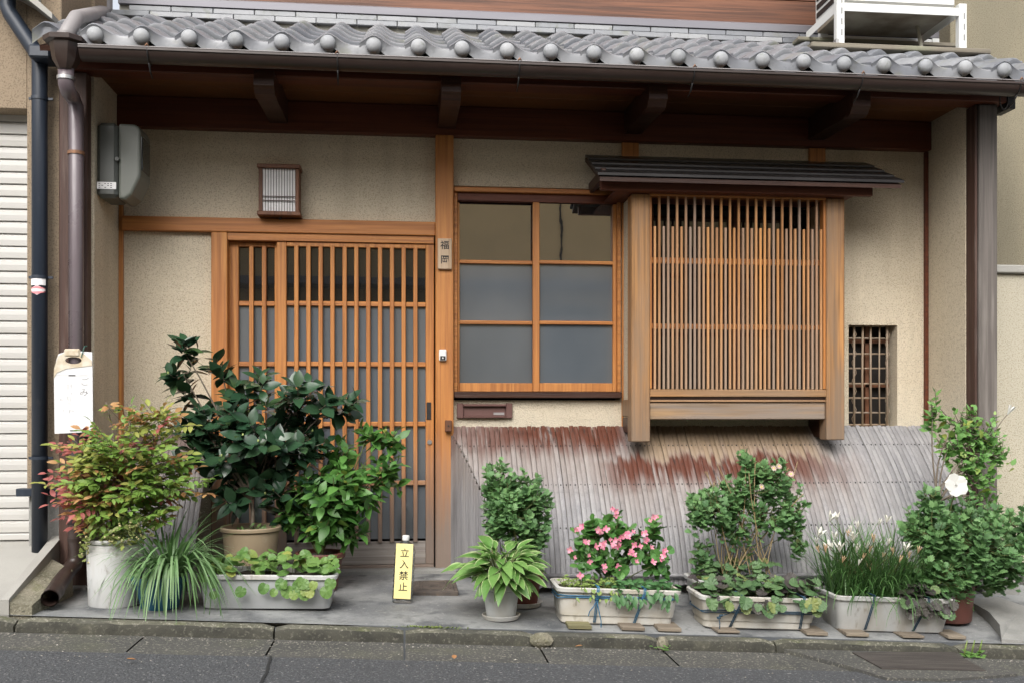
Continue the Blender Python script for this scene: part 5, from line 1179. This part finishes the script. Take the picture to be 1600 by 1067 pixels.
for k in range(165):
    a = r.uniform(0, 6.283); el = r.uniform(-.05, 1.3); ln = r.uniform(.07, .122)
    d = Vector((math.cos(a) * math.cos(el), math.sin(a) * math.cos(el), math.sin(el)))
    q = s8 + Vector((math.cos(a) * .02, math.sin(a) * .02, .0)); tip = q + d * r.uniform(.05, .145) + Vector((0, 0, .035))
    sb.tube(curve(q, tip, (0, 0, .02), 3), .0022, 5, False)
    dd = Vector((d.x * 1.3, d.y * 1.3, d.z * .7 - .12)); ent.append((frame(tip, dd, Vector((0, -.25, 1)), ln, r.uniform(-.3, .3)), r.choice(hm)))
sb.build('stem', stemg, t, smooth=True); emit(t, ent)
# 9 chrysanthemum behind the hosta
p9, s9 = pot('flower_pot', 'reddish brown pot half hidden behind the hosta', redp, WX(818, -.80), -.80, .065, .085, .16, .010)
b = MB(); b.lathe([(.05, .004), (.080, .004), (.092, .024), (.088, .026), (.074, .010), (.05, .010)], 28, (WX(818, -.80), -.80, zf(.55, -.80) - .002)); b.build('saucer', cream, p9, smooth=True, ang=40)
mum = green('chrysanthemum_leaf', (.115, .245, .09), (.20, .36, .13), (.085, .18, .065), .5, .28); mum2 = green('dark_chrysanthemum_leaf', (.075, .165, .065), (.125, .24, .09), None, .5, .25)
mm = [fan_mesh('lobed_leaf', m_, LOBE, c, k) for m_, c, k in ((mum, .1, .15), (mum, -.1, .25), (mum2, .15, .2), (mum, .2, .35))]
t = thing('chrysanthemum', 'compact leafy chrysanthemum behind the hosta, without flowers', 'plant', s9)
Ym = -.80
shrub(t, s9, [blob(770, 740, 22, 24, Ym, .06), blob(785, 775, 36, 34, Ym, .1), blob(832, 775, 36, 40, Ym, .1), blob(805, 815, 50, 36, Ym, .12), blob(840, 820, 24, 30, Ym, .08), blob(822, 858, 30, 26, Ym, .08), blob(800, 790, 50, 60, Ym - .03, .12)], 220, (7, 10), mm, (.026, .046), 12, stemg, (.35, 1.25), .010, .55, .004, .6)
# 10 planter with begonia
pl2 = planter('planter', 'long soiled white planter of pink begonias tied round with blue twine', cream, WX(878, -1.10), -1.10, .505, .19, .165, zf(.7, -1.1) + .006, .05, .022)
beg = green('begonia_leaf', (.075, .20, .05), (.13, .29, .07), (.05, .14, .035), .35, .18, .5); begm = [fan_mesh('begonia_leaf', beg, ROUND, c, k) for c, k in ((.2, .1), (.05, .25), (.3, .0))]
petal = mat('begonia_pink', (.74, .20, .33), [('r', 0, 1, (.82, .42, .50), .8)], .5, translucent=.25)
pm = MB()
for k in range(4):
    a = k * math.pi / 2; c_, s_ = math.cos(a), math.sin(a); w_ = .42 if k % 2 == 0 else .3
    for q in range(1):
        lp = [(0, 0), (w_, .35), (w_ * .9, .8), (0, 1.0), (-w_ * .9, .8), (-w_, .35)]
        pm.add([(x * c_ - y * s_, x * s_ + y * c_, .15 * y + .22 * y * y) for x, y in lp], [tuple(range(6))])
pm.add([(.1, .1, .2), (-.1, .1, .2), (-.1, -.1, .2), (.1, -.1, .2), (0, 0, .35)], [(0, 1, 4), (1, 2, 4), (2, 3, 4), (3, 0, 4)])
yel = mat('yellow_stamen', (.75, .50, .06), [], .6)
pmm = MB(); pmm.v, pmm.f, pmm.m = pm.v, pm.f, [0] * 4 + [1] * 4; petm = pmm.mesh('begonia_flower', [petal, yel], smooth=False, fix=False)
t = thing('begonia', 'pink flowering begonias with round glossy leaves in the planter tied with blue twine', 'flower', P_in(pl2, .27, .1, .14))
Yb = -1.0
shrub(t, P_in(pl2, .25, .11, .14), [blob(905, 850, 18, 26, Yb, .05), blob(935, 835, 26, 34, Yb, .06), blob(960, 825, 26, 30, Yb, .06), blob(985, 850, 28, 40, Yb, .07), blob(925, 880, 40, 22, Yb, .08), blob(1022, 860, 28, 30, Yb, .06), blob(1020, 830, 18, 22, Yb, .05), blob(1035, 880, 22, 22, Yb, .06), blob(962, 880, 30, 22, Yb, .07)], 92, (3, 5), begm, (.034, .060), 31, stemg, (.7, 1.3), .016, .5, .0035, .35)
r = random.Random(9)
for px, py, n_ in ((906, 826, 3), (958, 800, 3), (940, 832, 4), (982, 835, 5), (950, 845, 2), (962, 855, 4), (938, 855, 4), (985, 862, 3), (1025, 808, 3), (1005, 836, 3), (1015, 850, 3), (1043, 860, 2), (917, 850, 2), (895, 858, 1), (925, 873, 2), (942, 886, 2), (1030, 866, 2), (970, 888, 1), (1000, 880, 1), (992, 846, 2), (900, 870, 1), (1022, 872, 1), (966, 838, 3), (912, 898, 1)):
    for _ in range(n_):
        X, Z = W(px + r.uniform(-7, 7), py + r.uniform(-7, 7), Yb - .09); d = Vector((r.uniform(-.6, .6), -1, r.uniform(-.1, .8))).normalized()
        M4 = Matrix.Translation((X, Yb - .09 + r.uniform(-.02, .03), Z)) @ d.to_track_quat('Z', 'Y').to_matrix().to_4x4() @ Matrix.Rotation(r.uniform(0, 6), 4, 'Z') @ Matrix.Scale(r.uniform(.011, .018), 4)
        inst('flower', petm, M4, t)
def cover(name, label, pl, u0, u1, y0, y1, z0, n, meshes, size, seed, over=.15, cat='plant', L=.5, lim=LIM, hgt=.05):
    t = thing(name, label, cat, P_in(pl, L * (u0 + u1) / 2, (y0 + y1) / 2, z0)); r = random.Random(seed); ent = []; sb = MB()
    for _ in range(n):
        ov = r.random() < over
        x = L * r.uniform(u0, u1); y = r.uniform(y0, y1) if not ov else y0 - .012 - .02 * r.random(); z = z0 + r.random() * hgt if not ov else z0 + .02 - r.random() * .055
        p = P_in(pl, x, y, z); a = r.uniform(0, 6.28)
        d = Vector((math.cos(a), math.sin(a) - .2, r.uniform(-.2, .45))) if not ov else Vector((r.uniform(-.6, .6), -.6, -.7))
        ent.append((frame(p, d, Vector((r.uniform(-.4, .4), -.5, .85)) if not ov else Vector((0, -1, .4)), r.uniform(*size), r.uniform(-.35, .35)), r.choice(meshes)))
        if r.random() < .5: sb.tube([p, p + Vector((r.uniform(-.01, .01), .015, -.04))], .0012, 4, False)
    sb.build('stem', stemg, t, smooth=True)['kind'] = 'stuff'; emit(t, ent, lim=lim); return t
sed_m = green('lime_sedum', (.20, .30, .07), (.28, .36, .10), (.13, .22, .05), .5, .25); sedl = [leaf_mesh('sedum_leaf', sed_m, .45, .1, .1, 3)]
gcv = green('ground_cover_green', (.055, .15, .05), (.10, .22, .08), (.04, .11, .035), .45, .2); gcl = [leaf_mesh('cover_leaf', gcv, w_, .12, c_, 4, .4) for w_, c_ in ((.5, .2), (.42, .35))]
cover('sedum', 'lime green tufts of sedum at the left end of the begonia planter', pl2, -.02, .5, -.02, .08, .15, 230, sedl, (.016, .028), 41, .1, L=.5, hgt=.05)
cover('ground_cover', 'dark green trailing ground cover along the front of the begonia planter', pl2, .42, 1.02, -.03, .1, .145, 230, gcl, (.03, .05), 42, .22, L=.5, hgt=.05)
# 11 small planter half hidden
pl3 = planter('planter', 'short white planter half hidden behind the strawberry planter', stainw, WX(1092, -.86), -.86, .36, .17, .155, zf(1.45, -.86) + .004, .05, .02, band=False)
# 12 planter with tall chrysanthemum and strawberry leaves
pl4 = planter('planter', 'soiled cream planter of strawberry leaves tied with dark blue twine', cream, WX(1102, -1.12), -1.12, .50, .19, .15, zf(1.35, -1.12) + .008, .05, .024)
Yt = -.80
t = thing('chrysanthemum', 'tall straggly chrysanthemum with pale pink blooms and dry stems behind the strawberry planter', 'plant', P_in(pl3, .2, .1, .14))
shrub(t, P_in(pl3, .15, .1, .14), [blob(1105, 785, 40, 26, Yt, .09), blob(1140, 775, 36, 34, Yt, .1), blob(1180, 725, 34, 32, Yt, .1), blob(1165, 760, 44, 30, Yt, .12), blob(1210, 745, 44, 36, Yt, .1), blob(1235, 790, 30, 44, Yt, .1), blob(1245, 830, 18, 36, Yt, .06), blob(1100, 865, 20, 30, Yt, .07), blob(1150, 820, 40, 24, Yt, .08), blob(1200, 800, 40, 30, Yt, .1), blob(1110, 790, 50, 36, Yt - .05, .12)], 240, (7, 10), mm, (.026, .046), 13, stemg, (.35, 1.25), .011, .5, .003, .55)
b = MB(); r = random.Random(4)
for k in range(26):
    X0_, Z0_ = W(r.uniform(1125, 1200), 895, Yt); X1_, Z1_ = W(r.uniform(1090, 1260), r.uniform(720, 800), Yt)
    b.tube(curve((X0_, Yt + r.uniform(-.05, .05), Z0_), (X1_, Yt + r.uniform(-.08, .06), Z1_), (r.uniform(-.03, .03), 0, 0), 4), .0022, 5, False)
b.build('dry_stem', straw, t, smooth=True)
pkp = mat('pale_pink_petal', (.72, .46, .42), [('r', 0, 1, (.74, .66, .56), .8)], .6, translucent=.2); dsy = MB()
for k in range(11):
    a = k * 2 * math.pi / 11; c_, s_ = math.cos(a), math.sin(a); dsy.add([(x * c_ - y * s_, x * s_ + y * c_, .12 * y) for x, y in ((-.05, .2), (-.12, .7), (0, 1), (.12, .7), (.05, .2))], [(0, 1, 2, 3, 4)], 0)
dsy.add([(.24 * math.cos(q), .24 * math.sin(q), .06) for q in [j * math.pi / 4 for j in range(8)]] + [(0, 0, .16)], [(j, (j + 1) % 8, 8) for j in range(8)], 1); dsm = dsy.mesh('daisy_flower', [pkp, yel], fix=False)
for px, py in ((1209, 731), (1217, 728), (1236, 740), (1190, 760)):
    X, Z = W(px, py, Yt - .11); d = Vector((r.uniform(-.4, .4), -1, .5)); inst('flower', dsm, Matrix.Translation((X, Yt - .11, Z)) @ d.to_track_quat('Z', 'Y').to_matrix().to_4x4() @ Matrix.Scale(.017, 4), t)
sbm = green('strawberry_leaf', (.075, .15, .06), (.14, .23, .09), (.055, .11, .05), .5, .2, yellow=(.24, .27, .08)); pur = green('purple_leaf', (.055, .045, .045), (.08, .075, .06), (.04, .03, .035), .5, .12)
sbl = [fan_mesh('scalloped_leaf', sbm, SCAL, c, k) for c, k in ((.15, .1), (.3, .2), (0, .3))]; pul = [fan_mesh('purple_leaf', pur, SCAL, c, k) for c, k in ((.15, .1), (.3, .2))]
cover('strawberry_plant', 'grey green scalloped leaves filling the cream planter tied with dark blue twine', pl4, -.02, 1.04, -.025, .20, .14, 190, sbl + [pul[0]], (.036, .066), 51, .10, L=.5, hgt=.075)
cover('wild_geranium', 'dull green leaves crowding between the two cream planters behind the strawberry leaves', pl3, .0, 1.0, -.02, .16, .15, 90, sbl, (.03, .05), 52, .0, L=.4, hgt=.09)
# 13 planter with rain lilies
pl5 = planter('planter', 'long white planter of white rain lilies at the right end of the row', stainw, WX(1312, -1.11), -1.11, .51, .20, .165, zf(2.0, -1.11) + .008, .05, .026, band=False)
rlm = [green('rain_lily_blade', (.035, .10, .025), (.07, .16, .04), (.025, .07, .02), .4, .2), green('rain_lily_blade_light', (.08, .18, .05), (.11, .22, .07), None, .4, .2)]
t = thing('rain_lilies', 'dense dark green rain lily blades with small white flowers in the long white planter', 'flower', P_in(pl5, .22, .1, .15))
blades(t, lambda r: P_in(pl5, r.uniform(-.02, .36), r.uniform(.02, .18), .13), 620, (.24, .45), 61, rlm, .0055, .5, (R(8), R(70)))
blades(t, lambda r: P_in(pl5, r.uniform(-.03, .40), r.uniform(-.0, .10), .14), 130, (.22, .36), 62, rlm, .0052, 1.0, (R(60), R(130)), name='drooping_blade', bias=.6)
lw = mat('rain_lily_white', (.72, .72, .66), [('r', 0, 1, (.80, .72, .58), .5)], .5, translucent=.25); lo_ = mat('faded_lily', (.62, .40, .24), [('r', 0, 1, (.72, .55, .36), .8)], .6, translucent=.2)
lb = MB()
for k in range(6):
    a = k * math.pi / 3 + .2; c_, s_ = math.cos(a), math.sin(a); pts_ = [(-.05, .05, 0), (.05, .05, 0), (-.17, .38, .62), (.17, .38, .62), (-.10, .62, .95), (.10, .62, .95), (0, .76, 1.05)]
    lb.add([(x * c_ - y * s_, x * s_ + y * c_, z) for x, y, z in pts_], [(0, 1, 3, 2), (2, 3, 5, 4), (4, 5, 6)])
lily = lb.mesh('lily_flower', lw, fix=False); lb2 = MB(); lb2.v, lb2.f, lb2.m = [(x * .5, y * .5, z) for x, y, z in lb.v], lb.f, lb.m; lilc = lb2.mesh('closed_lily', lw, fix=False); lilo = lb2.mesh('faded_flower', lo_, fix=False)
r = random.Random(17); sb = MB()
for px, py, k in ((1296, 806, 0), (1308, 806, 0), (1385, 810, 0), (1278, 831, 0), (1304, 836, 0), (1333, 838, 0), (1298, 852, 0), (1312, 854, 0), (1338, 856, 1), (1415, 855, 0), (1330, 826, 1), (1340, 820, 1), (1280, 857, 2), (1290, 856, 2), (1325, 832, 2), (1358, 857, 2), (1379, 868, 2), (1316, 873, 2), (1341, 877, 1), (1395, 860, 2), (1388, 845, 1), (1365, 840, 2), (1347, 868, 2), (1434, 858, 2), (1275, 845, 1), (1405, 872, 2), (1420, 866, 2), (1352, 850, 1), (1372, 815, 1), (1360, 885, 2)):
    Y = -1.10 + r.uniform(-.05, .04); X, Z = W(px, py, Y); s = r.uniform(.030, .041); d = Vector((r.uniform(-.4, .4), r.uniform(-.6, 0), 1)).normalized(); M4 = Matrix.Translation((X, Y, Z - s * .5)) @ d.to_track_quat('Z', 'Y').to_matrix().to_4x4() @ Matrix.Rotation(r.uniform(0, 6), 4, 'Z') @ Matrix.Scale(s, 4)
    inst('flower', (lily, lilc, lilo)[k], M4, t); q = P_in(pl5, r.uniform(.02, .38), .1, .14); sb.tube(curve(q, (X, Y, Z - s * .5), (0, 0, .02), 4), .0016, 5, False)
sb.build('flower_stem', stemg, t, smooth=True)
cover('coral_bells', 'dark purple and olive scalloped leaves at the right end of the rain lily planter', pl5, .55, 1.06, -.03, .16, .145, 150, pul + [sbl[0]] + pul, (.032, .06), 63, .16, L=.5, hgt=.07)
# 14 brown pot, big chrysanthemum, rose of Sharon
p14, s14 = pot('flower_pot', 'tall terracotta brown pot at the right end behind the lily planter', brownp, WX(1482, -.92), -.92, .105, .128, .30, .010, z=zf(2.55, -.92))
Yr = -.95
t = thing('chrysanthemum', 'large spreading chrysanthemum bush at the right end below the white hibiscus', 'plant', s14)
shrub(t, s14, [blob(1445, 815, 42, 34, Yr, .1), blob(1450, 770, 22, 16, Yr, .06), blob(1500, 810, 48, 44, Yr, .14), blob(1480, 865, 40, 32, Yr, .1), blob(1545, 830, 46, 40, Yr, .14), blob(1570, 880, 40, 34, Yr, .1), blob(1520, 880, 46, 32, Yr, .12), blob(1430, 905, 24, 20, Yr - .1, .06), blob(1590, 820, 34, 40, Yr, .1), blob(1500, 925, 26, 16, Yr, .06), blob(1440, 880, 40, 26, Yr - .1, .08), blob(1500, 890, 40, 30, Yr - .12, .08), blob(1530, 840, 80, 60, Yr - .08, .2), blob(1460, 830, 50, 40, Yr - .06, .12), blob(1475, 900, 44, 34, Yr - .14, .06)], 400, (7, 10), mm, (.030, .052), 15, stemg, (.35, 1.25), .012, .5, .005, .6)
hib = green('hibiscus_leaf', (.13, .29, .075), (.20, .38, .10), (.10, .22, .055), .45, .25, yellow=(.30, .34, .07)); hl = [fan_mesh('hibiscus_leaf', hib, [(0, 0), (.16, .08), (.30, .28), (.24, .42), (.32, .52), (.18, .66), (.12, .82), (0, 1), (-.12, .82), (-.18, .66), (-.32, .52), (-.24, .42), (-.30, .28), (-.16, .08)], c, k) for c, k in ((.15, .15), (.3, .3), (0, .2))]
t = thing('rose_of_sharon', 'upright white flowering hibiscus shrub against the right outer post', 'shrub', s14 + Vector((0, .05, 0)))
Yh = -.80
tips = shrub(t, s14 + Vector((-.02, .06, 0)), [blob(1458, 640, 14, 34, Yh, .05), blob(1500, 655, 40, 34, Yh, .1), blob(1535, 675, 44, 34, Yh, .1), blob(1485, 690, 34, 26, Yh, .09), blob(1520, 705, 52, 26, Yh, .12), blob(1505, 735, 40, 22, Yh, .1), blob(1560, 700, 22, 20, Yh, .07), blob(1545, 745, 22, 18, Yh, .07), blob(1545, 775, 24, 14, Yh, .07)], 125, (5, 7), hl, (.032, .056), 71, stemb, (.5, 1.35), .022, .45, .005, .5, trunk=.30)
hwm = mat('hibiscus_white', (.72, .715, .68), [], .5, translucent=.3); hb = MB()
for k in range(5):
    a = k * 2 * math.pi / 5 + .3; c_, s_ = math.cos(a), math.sin(a)
    def pp(u, v):
        rr_ = .06 + .94 * v; hw2 = .56 * math.sin(math.pi * min(.93, .12 + .75 * v)) ; x = (u - .5) * 2 * hw2; y = rr_; z = .12 + .30 * v - .10 * v * v + .07 * math.sin(u * 9 + k) * v + .05 * k % .1
        return (x * c_ - y * s_, x * s_ + y * c_, z)
    hb.grid(pp, 4, 4)
hbm = hb.mesh('petals', hwm, smooth=True, fix=False)
def hflower(px, py, s, d, Y):
    X, Z = W(px, py, Y); M4 = Matrix.Translation((X, Y, Z)) @ Vector(d).to_track_quat('Z', 'Y').to_matrix().to_4x4() @ Matrix.Scale(s, 4); o = inst('flower', hbm, M4, t)
    b = MB(); b.tube([(0, 0, .1), (0, 0, .42), (0, 0, .62)], [.05, .07, .03], 8); b.build('stamen', yel if False else hwm, o, smooth=True, local=True)
hflower(1492, 758, .056, (-.1, -1, .25), Yh - .22)
b = MB(); X, Z = W(1493, 775, Yh - .2); b.tube(curve((X, Yh - .21, W(1492, 760, Yh - .2)[1]), (s14.x, s14.y, s14.z), (-.02, 0, .02), 4), .003, 6, False); b.build('flower_stem', stemg, t, smooth=True)
lbh = MB(); lbh.v, lbh.f, lbh.m = [(x * .62, y * .62, z) for x, y, z in lb.v], lb.f, lb.m; hc = lbh.mesh('closed_bloom', hwm, smooth=True, fix=False)
X, Z = W(1577, 641, Yh); inst('flower', hc, Matrix.Translation((X - .01, Yh, Z - .02)) @ Vector((.45, -.3, 1)).to_track_quat('Z', 'Y').to_matrix().to_4x4() @ Matrix.Scale(.05, 4), t)
b = MB(); b.tube(curve((X - .01, Yh, Z - .02), blob(1545, 690, 1, 1, Yh)[0], (0, 0, .01), 3), .002, 5, False); b.build('flower_stem', stemb, t, smooth=True)

# ------------------------------------------------------------------ twine, wooden blocks, bottle sign
rope_b = mat('blue_twine', (.035, .15, .27), [('r', 0, 1, (.05, .20, .33), .6), ('n', 60, V1, 2, .4, .6, (.02, .09, .17), .5)], .6); rope_d = mat('dark_blue_twine', (.03, .075, .12), [('n', 60, V1, 2, .4, .6, (.015, .04, .07), .5)], .6)
def twine(label, pl, L, dep, h, taper, m, zs, vert, ends, loc, tails=True):
    t = thing('twine', label, 'twine', P_in(pl, L / 2, -.03, h * .5)); r = random.Random(int(L * 1000) + len(vert))
    for z in zs:
        e = .004 + taper * (z / h) + .006
        for q in range(2):
            loop = rrect(-e, L + e, -e, dep + e, 0, .035); n = len(loop); ph = r.uniform(0, 6)
            pts = [P_in(pl, x, y, z + .007 * q + .010 * math.sin(ph + 2 * math.pi * i / n)) for i, (x, y, _) in enumerate(loop)]; pts.append(pts[0])
            b = MB(); b.tube(pts, .0026, 6, False); b.build('strand', m, t, smooth=True)
    for x, dx in vert:
        for q in range(2):
            o = .007 * q
            pts = [P_in(pl, x + o, dep * .3, h + .008), P_in(pl, x + o, -taper - .017, h + .007), P_in(pl, x + o, -taper - .019, h - .014), P_in(pl, x + o + dx * .5, -.012 - taper * .5 - .004, h * .5), P_in(pl, x + o + dx, -.010, .01), P_in(pl, x + o + dx, .05, -.004)]
            b = MB(); b.tube(pts, .0026, 6, False); b.build('strand', m, t, smooth=True)
    for x, z, dx, dz in ends:
        pts = [P_in(pl, x, -.032, z), P_in(pl, x + dx * .4, -.045, z + dz * .35), P_in(pl, x + dx * .9, -.042, z + dz * .7), P_in(pl, x + dx, -.036, z + dz)]
        b = MB(); b.tube(pts, .0024, 5, False); b.build('loose_end', m, t, smooth=True)
        b = MB(); b.tube([P_in(pl, x - .008, -.030, z), P_in(pl, x + .008, -.034, z + .004)], .006, 6); b.build('knot', m, t, smooth=True)
twine('bright blue twine knotted round the begonia planter with two loose ends', pl2, .505, .19, .165, .022, rope_b, (.112,), ((.147, -.005), (.36, -.035)), ((.147, .112, .025, -.13), (.147, .112, -.035, -.07)), None)
twine('dark blue twine looped round the strawberry planter', pl4, .50, .19, .15, .024, rope_d, (.075,), ((.15, -.04), (.44, 0)), ((.06, .06, .06, .035), (.05, .05, .004, -.05)), None)
twine('dark blue cord strapped over both ends of the rain lily planter', pl5, .51, .20, .165, .026, rope_d, (), ((.135, -.02), (.40, -.05)), (), None)
for px, py, w_, lab, m_, g_ in ((904, 978, .105, 'mossy green wooden block wedged under the left end of the begonia planter', blockm, 1), (986, 981, .105, 'pale wooden block under the middle of the begonia planter', blockw, 1), (1043, 983, .105, 'pale wooden block under the right end of the begonia planter', blockw, 1),
        (1133, 986, .105, 'thin wooden block under the left end of the strawberry planter', blockw, 1), (1271, 987, .10, 'wooden block under the right end of the strawberry planter', blockw, 1), (1334, 990, .105, 'wooden block under the left end of the rain lily planter', blockw, 1), (1420, 995, .105, 'thin pale wooden block under the middle of the rain lily planter', blockw, 1), (1488, 995, .085, 'reddish wooden block under the right end of the rain lily planter', blockw, 1)):
    Y = -1.150; X = WX(px, Y); z = zf(X, Y) + .003
    t = thing('wood_block', lab, 'wood block', (X, Y, z), 'wooden blocks under the planters', (0, .05, rng.uniform(-.06, .06)))
    MB().box(-w_ / 2, w_ / 2, -.045, .10, 0, .016 if 'thin' not in lab else .011, .002).build('block', m_, t, local=True)
# bottle with the yellow sign
X, Y = WX(629, -.745), -.745; z = zf(X, Y) + .001
t = thing('bottle_sign', 'water bottle carrying a yellow upright notice with four black characters', 'sign', (X, Y, z), None, (0, R(3.0), R(-4)))
b = MB(); sqr = lambda r_, z_, c_=.35: [(x, y, z_) for x, y, _ in rrect(-r_, r_, -r_, r_, 0, r_ * c_, 4)]
prof = [(.044, 0), (.048, .006), (.048, .03)] 
zz = .03
while zz < .225: prof += [(.0465, zz + .004), (.0465, zz + .010), (.0485, zz + .014), (.0485, zz + .022)]; zz += .026
prof += [(.047, .24), (.040, .262), (.026, .278)]
b.rings([sqr(r_, z_) for r_, z_ in prof] + [sqr(.0145, .29, .99), sqr(.0145, .298, .99)], True, False); b.build('bottle', gpet, t, smooth=True, ang=30, local=True)
wat = mat('bottle_water', (.62, .66, .66), [], .1, spec=.6)
b = MB(); b.lathe([(.0165, 0), (.017, .002), (.017, .020), (.0155, .023), (.001, .0235)], 18, (0, 0, .292)); b.build('cap', white, t, smooth=True, ang=40, local=True)
yelp = mat('pale_yellow_card', (.84, .72, .30), [('n', 6, V1, 3, .4, .7, (.86, .76, .38), .6)], .6)
MB().box(-.040, .040, -.0545, -.0515, .022, .282, .001).build('notice_card', yelp, t, local=True)
for k, ch_ in enumerate('立入禁止'):
    o = text('character', ch_, .044, Matrix.Translation((0 + .002, -.0549, .236 - .0535 * k)), ink, t, .0003); o.parent = None; o.parent = t; o.matrix_parent_inverse = Matrix()
# weeds and a few fallen scraps at the kerb
wd = green('weed_leaf', (.10, .22, .05), (.15, .28, .07), None, .5, .25); wl_ = [leaf_mesh('weed_leaf', wd, .5, .1, .2, 3)]
def weed(px, py, n, s, lab, spikes=0):
    X = WX(px, -1.34); z = road_z(X, -1.34) + .004; c = Vector((X, -1.345, z)); t = thing('weed', lab, 'weed', c); r = random.Random(px); ent = []
    for _ in range(n):
        a = r.uniform(0, 6.28); ent.append((frame(c + Vector((r.uniform(-.04, .04), r.uniform(-.02, .02), r.uniform(0, .02))), Vector((math.cos(a), math.sin(a), r.uniform(.1, .8))), (0, -.3, 1), r.uniform(*s)), wl_[0]))
    emit(t, ent)
    for k in range(spikes):
        b = MB(); x = X - .05 + .035 * k; b.tube([(x, -1.34, z), (x + .006, -1.345, z + .05), (x + .012, -1.35, z + .085)], [.0015, .004, .002], 5); b.build('seed_spike', sed_m, t, smooth=True)
weed(1522, 1025, 34, (.02, .045), 'small green weed with seed spikes at the kerb joint on the right', 3)
weed(1033, 1014, 12, (.012, .03), 'tiny weed sprouting at the broken kerb joint under the begonia planter')
ms = green('kerb_moss', (.13, .19, .04), (.2, .25, .06), None, .8, .1); msl = [leaf_mesh('moss_leaf', ms, .6, .1, .1, 2)]
b = MB(); r = random.Random(8)
for _ in range(240):
    X = WX(670, -1.22) + r.gauss(0, .06); M4 = frame((X, -1.217 + r.gauss(0, .005), zr(X) - .004 + r.random() * .006), (r.uniform(-1, 1), r.uniform(-1, 1), .5), (0, 0, 1), r.uniform(.006, .014)); k = len(b.v); b.v += [tuple(M4 @ v.co) for v in msl[0].vertices]
    for p in msl[0].polygons: b.f.append(tuple(k + i for i in p.vertices)); b.m.append(0)
o = b.build('kerb_moss', ms, None, fix=False); o['kind'] = 'stuff'
gm_ = mat('road_grit', (.30, .28, .24), [('r', 0, 1, (.12, .11, .10), .9), ('r', .85, 1, (.5, .47, .42), .9)], .9)
b = MB(); r = random.Random(77)
for _ in range(900):
    X = r.uniform(-2.6, 3.6); Y = -1.300 - abs(r.gauss(0, .035)) if r.random() < .6 else r.uniform(-1.75, -1.32); s = r.uniform(.002, .0055); z = (road_z(X, Y) + .004 + .022 * (-1.28 - Y if Y > -1.4 else .12) - .012 if Y > -1.655 else road_z(X, Y)) + s * .3
    q = [Vector((math.cos(a + r.uniform(-.4, .4)) * s, math.sin(a) * s * r.uniform(.6, 1), 0)) for a in (0, 1.57, 3.14, 4.71)]; p = Vector((X, Y, z)); k = len(b.v)
    b.v += [tuple(p + v) for v in q] + [tuple(p + Vector((0, 0, s * r.uniform(.5, .9))))]; b.f += [(k, k + 1, k + 4), (k + 1, k + 2, k + 4), (k + 2, k + 3, k + 4), (k + 3, k, k + 4)]; b.m += [0] * 4
o = b.build('road_grit', gm_); o['kind'] = 'stuff'
dl = mat('dry_leaf', (.40, .19, .07), [('r', 0, 1, (.28, .14, .06), .8)], .8); dlm = leaf_mesh('fallen_leaf', dl, .6, .2, -.2, 4)
for i, (px, Y, lab) in enumerate(((710, -1.62, 'curled orange fallen leaf on the road left of the hosta'), (213, -1.75, 'small brown fallen leaf on the asphalt below the arching grass'), (898, -1.36, 'small dry leaf against the kerb under the begonia planter'))):
    X = WX(px, Y); o = inst('fallen_leaf', dlm, Matrix.Translation((X, Y, road_z(X, Y) + .016)) @ Matrix.Rotation(i * 2.1, 4, 'Z') @ Matrix.Scale(.035, 4), None); tag(o, lab, 'fallen leaf')
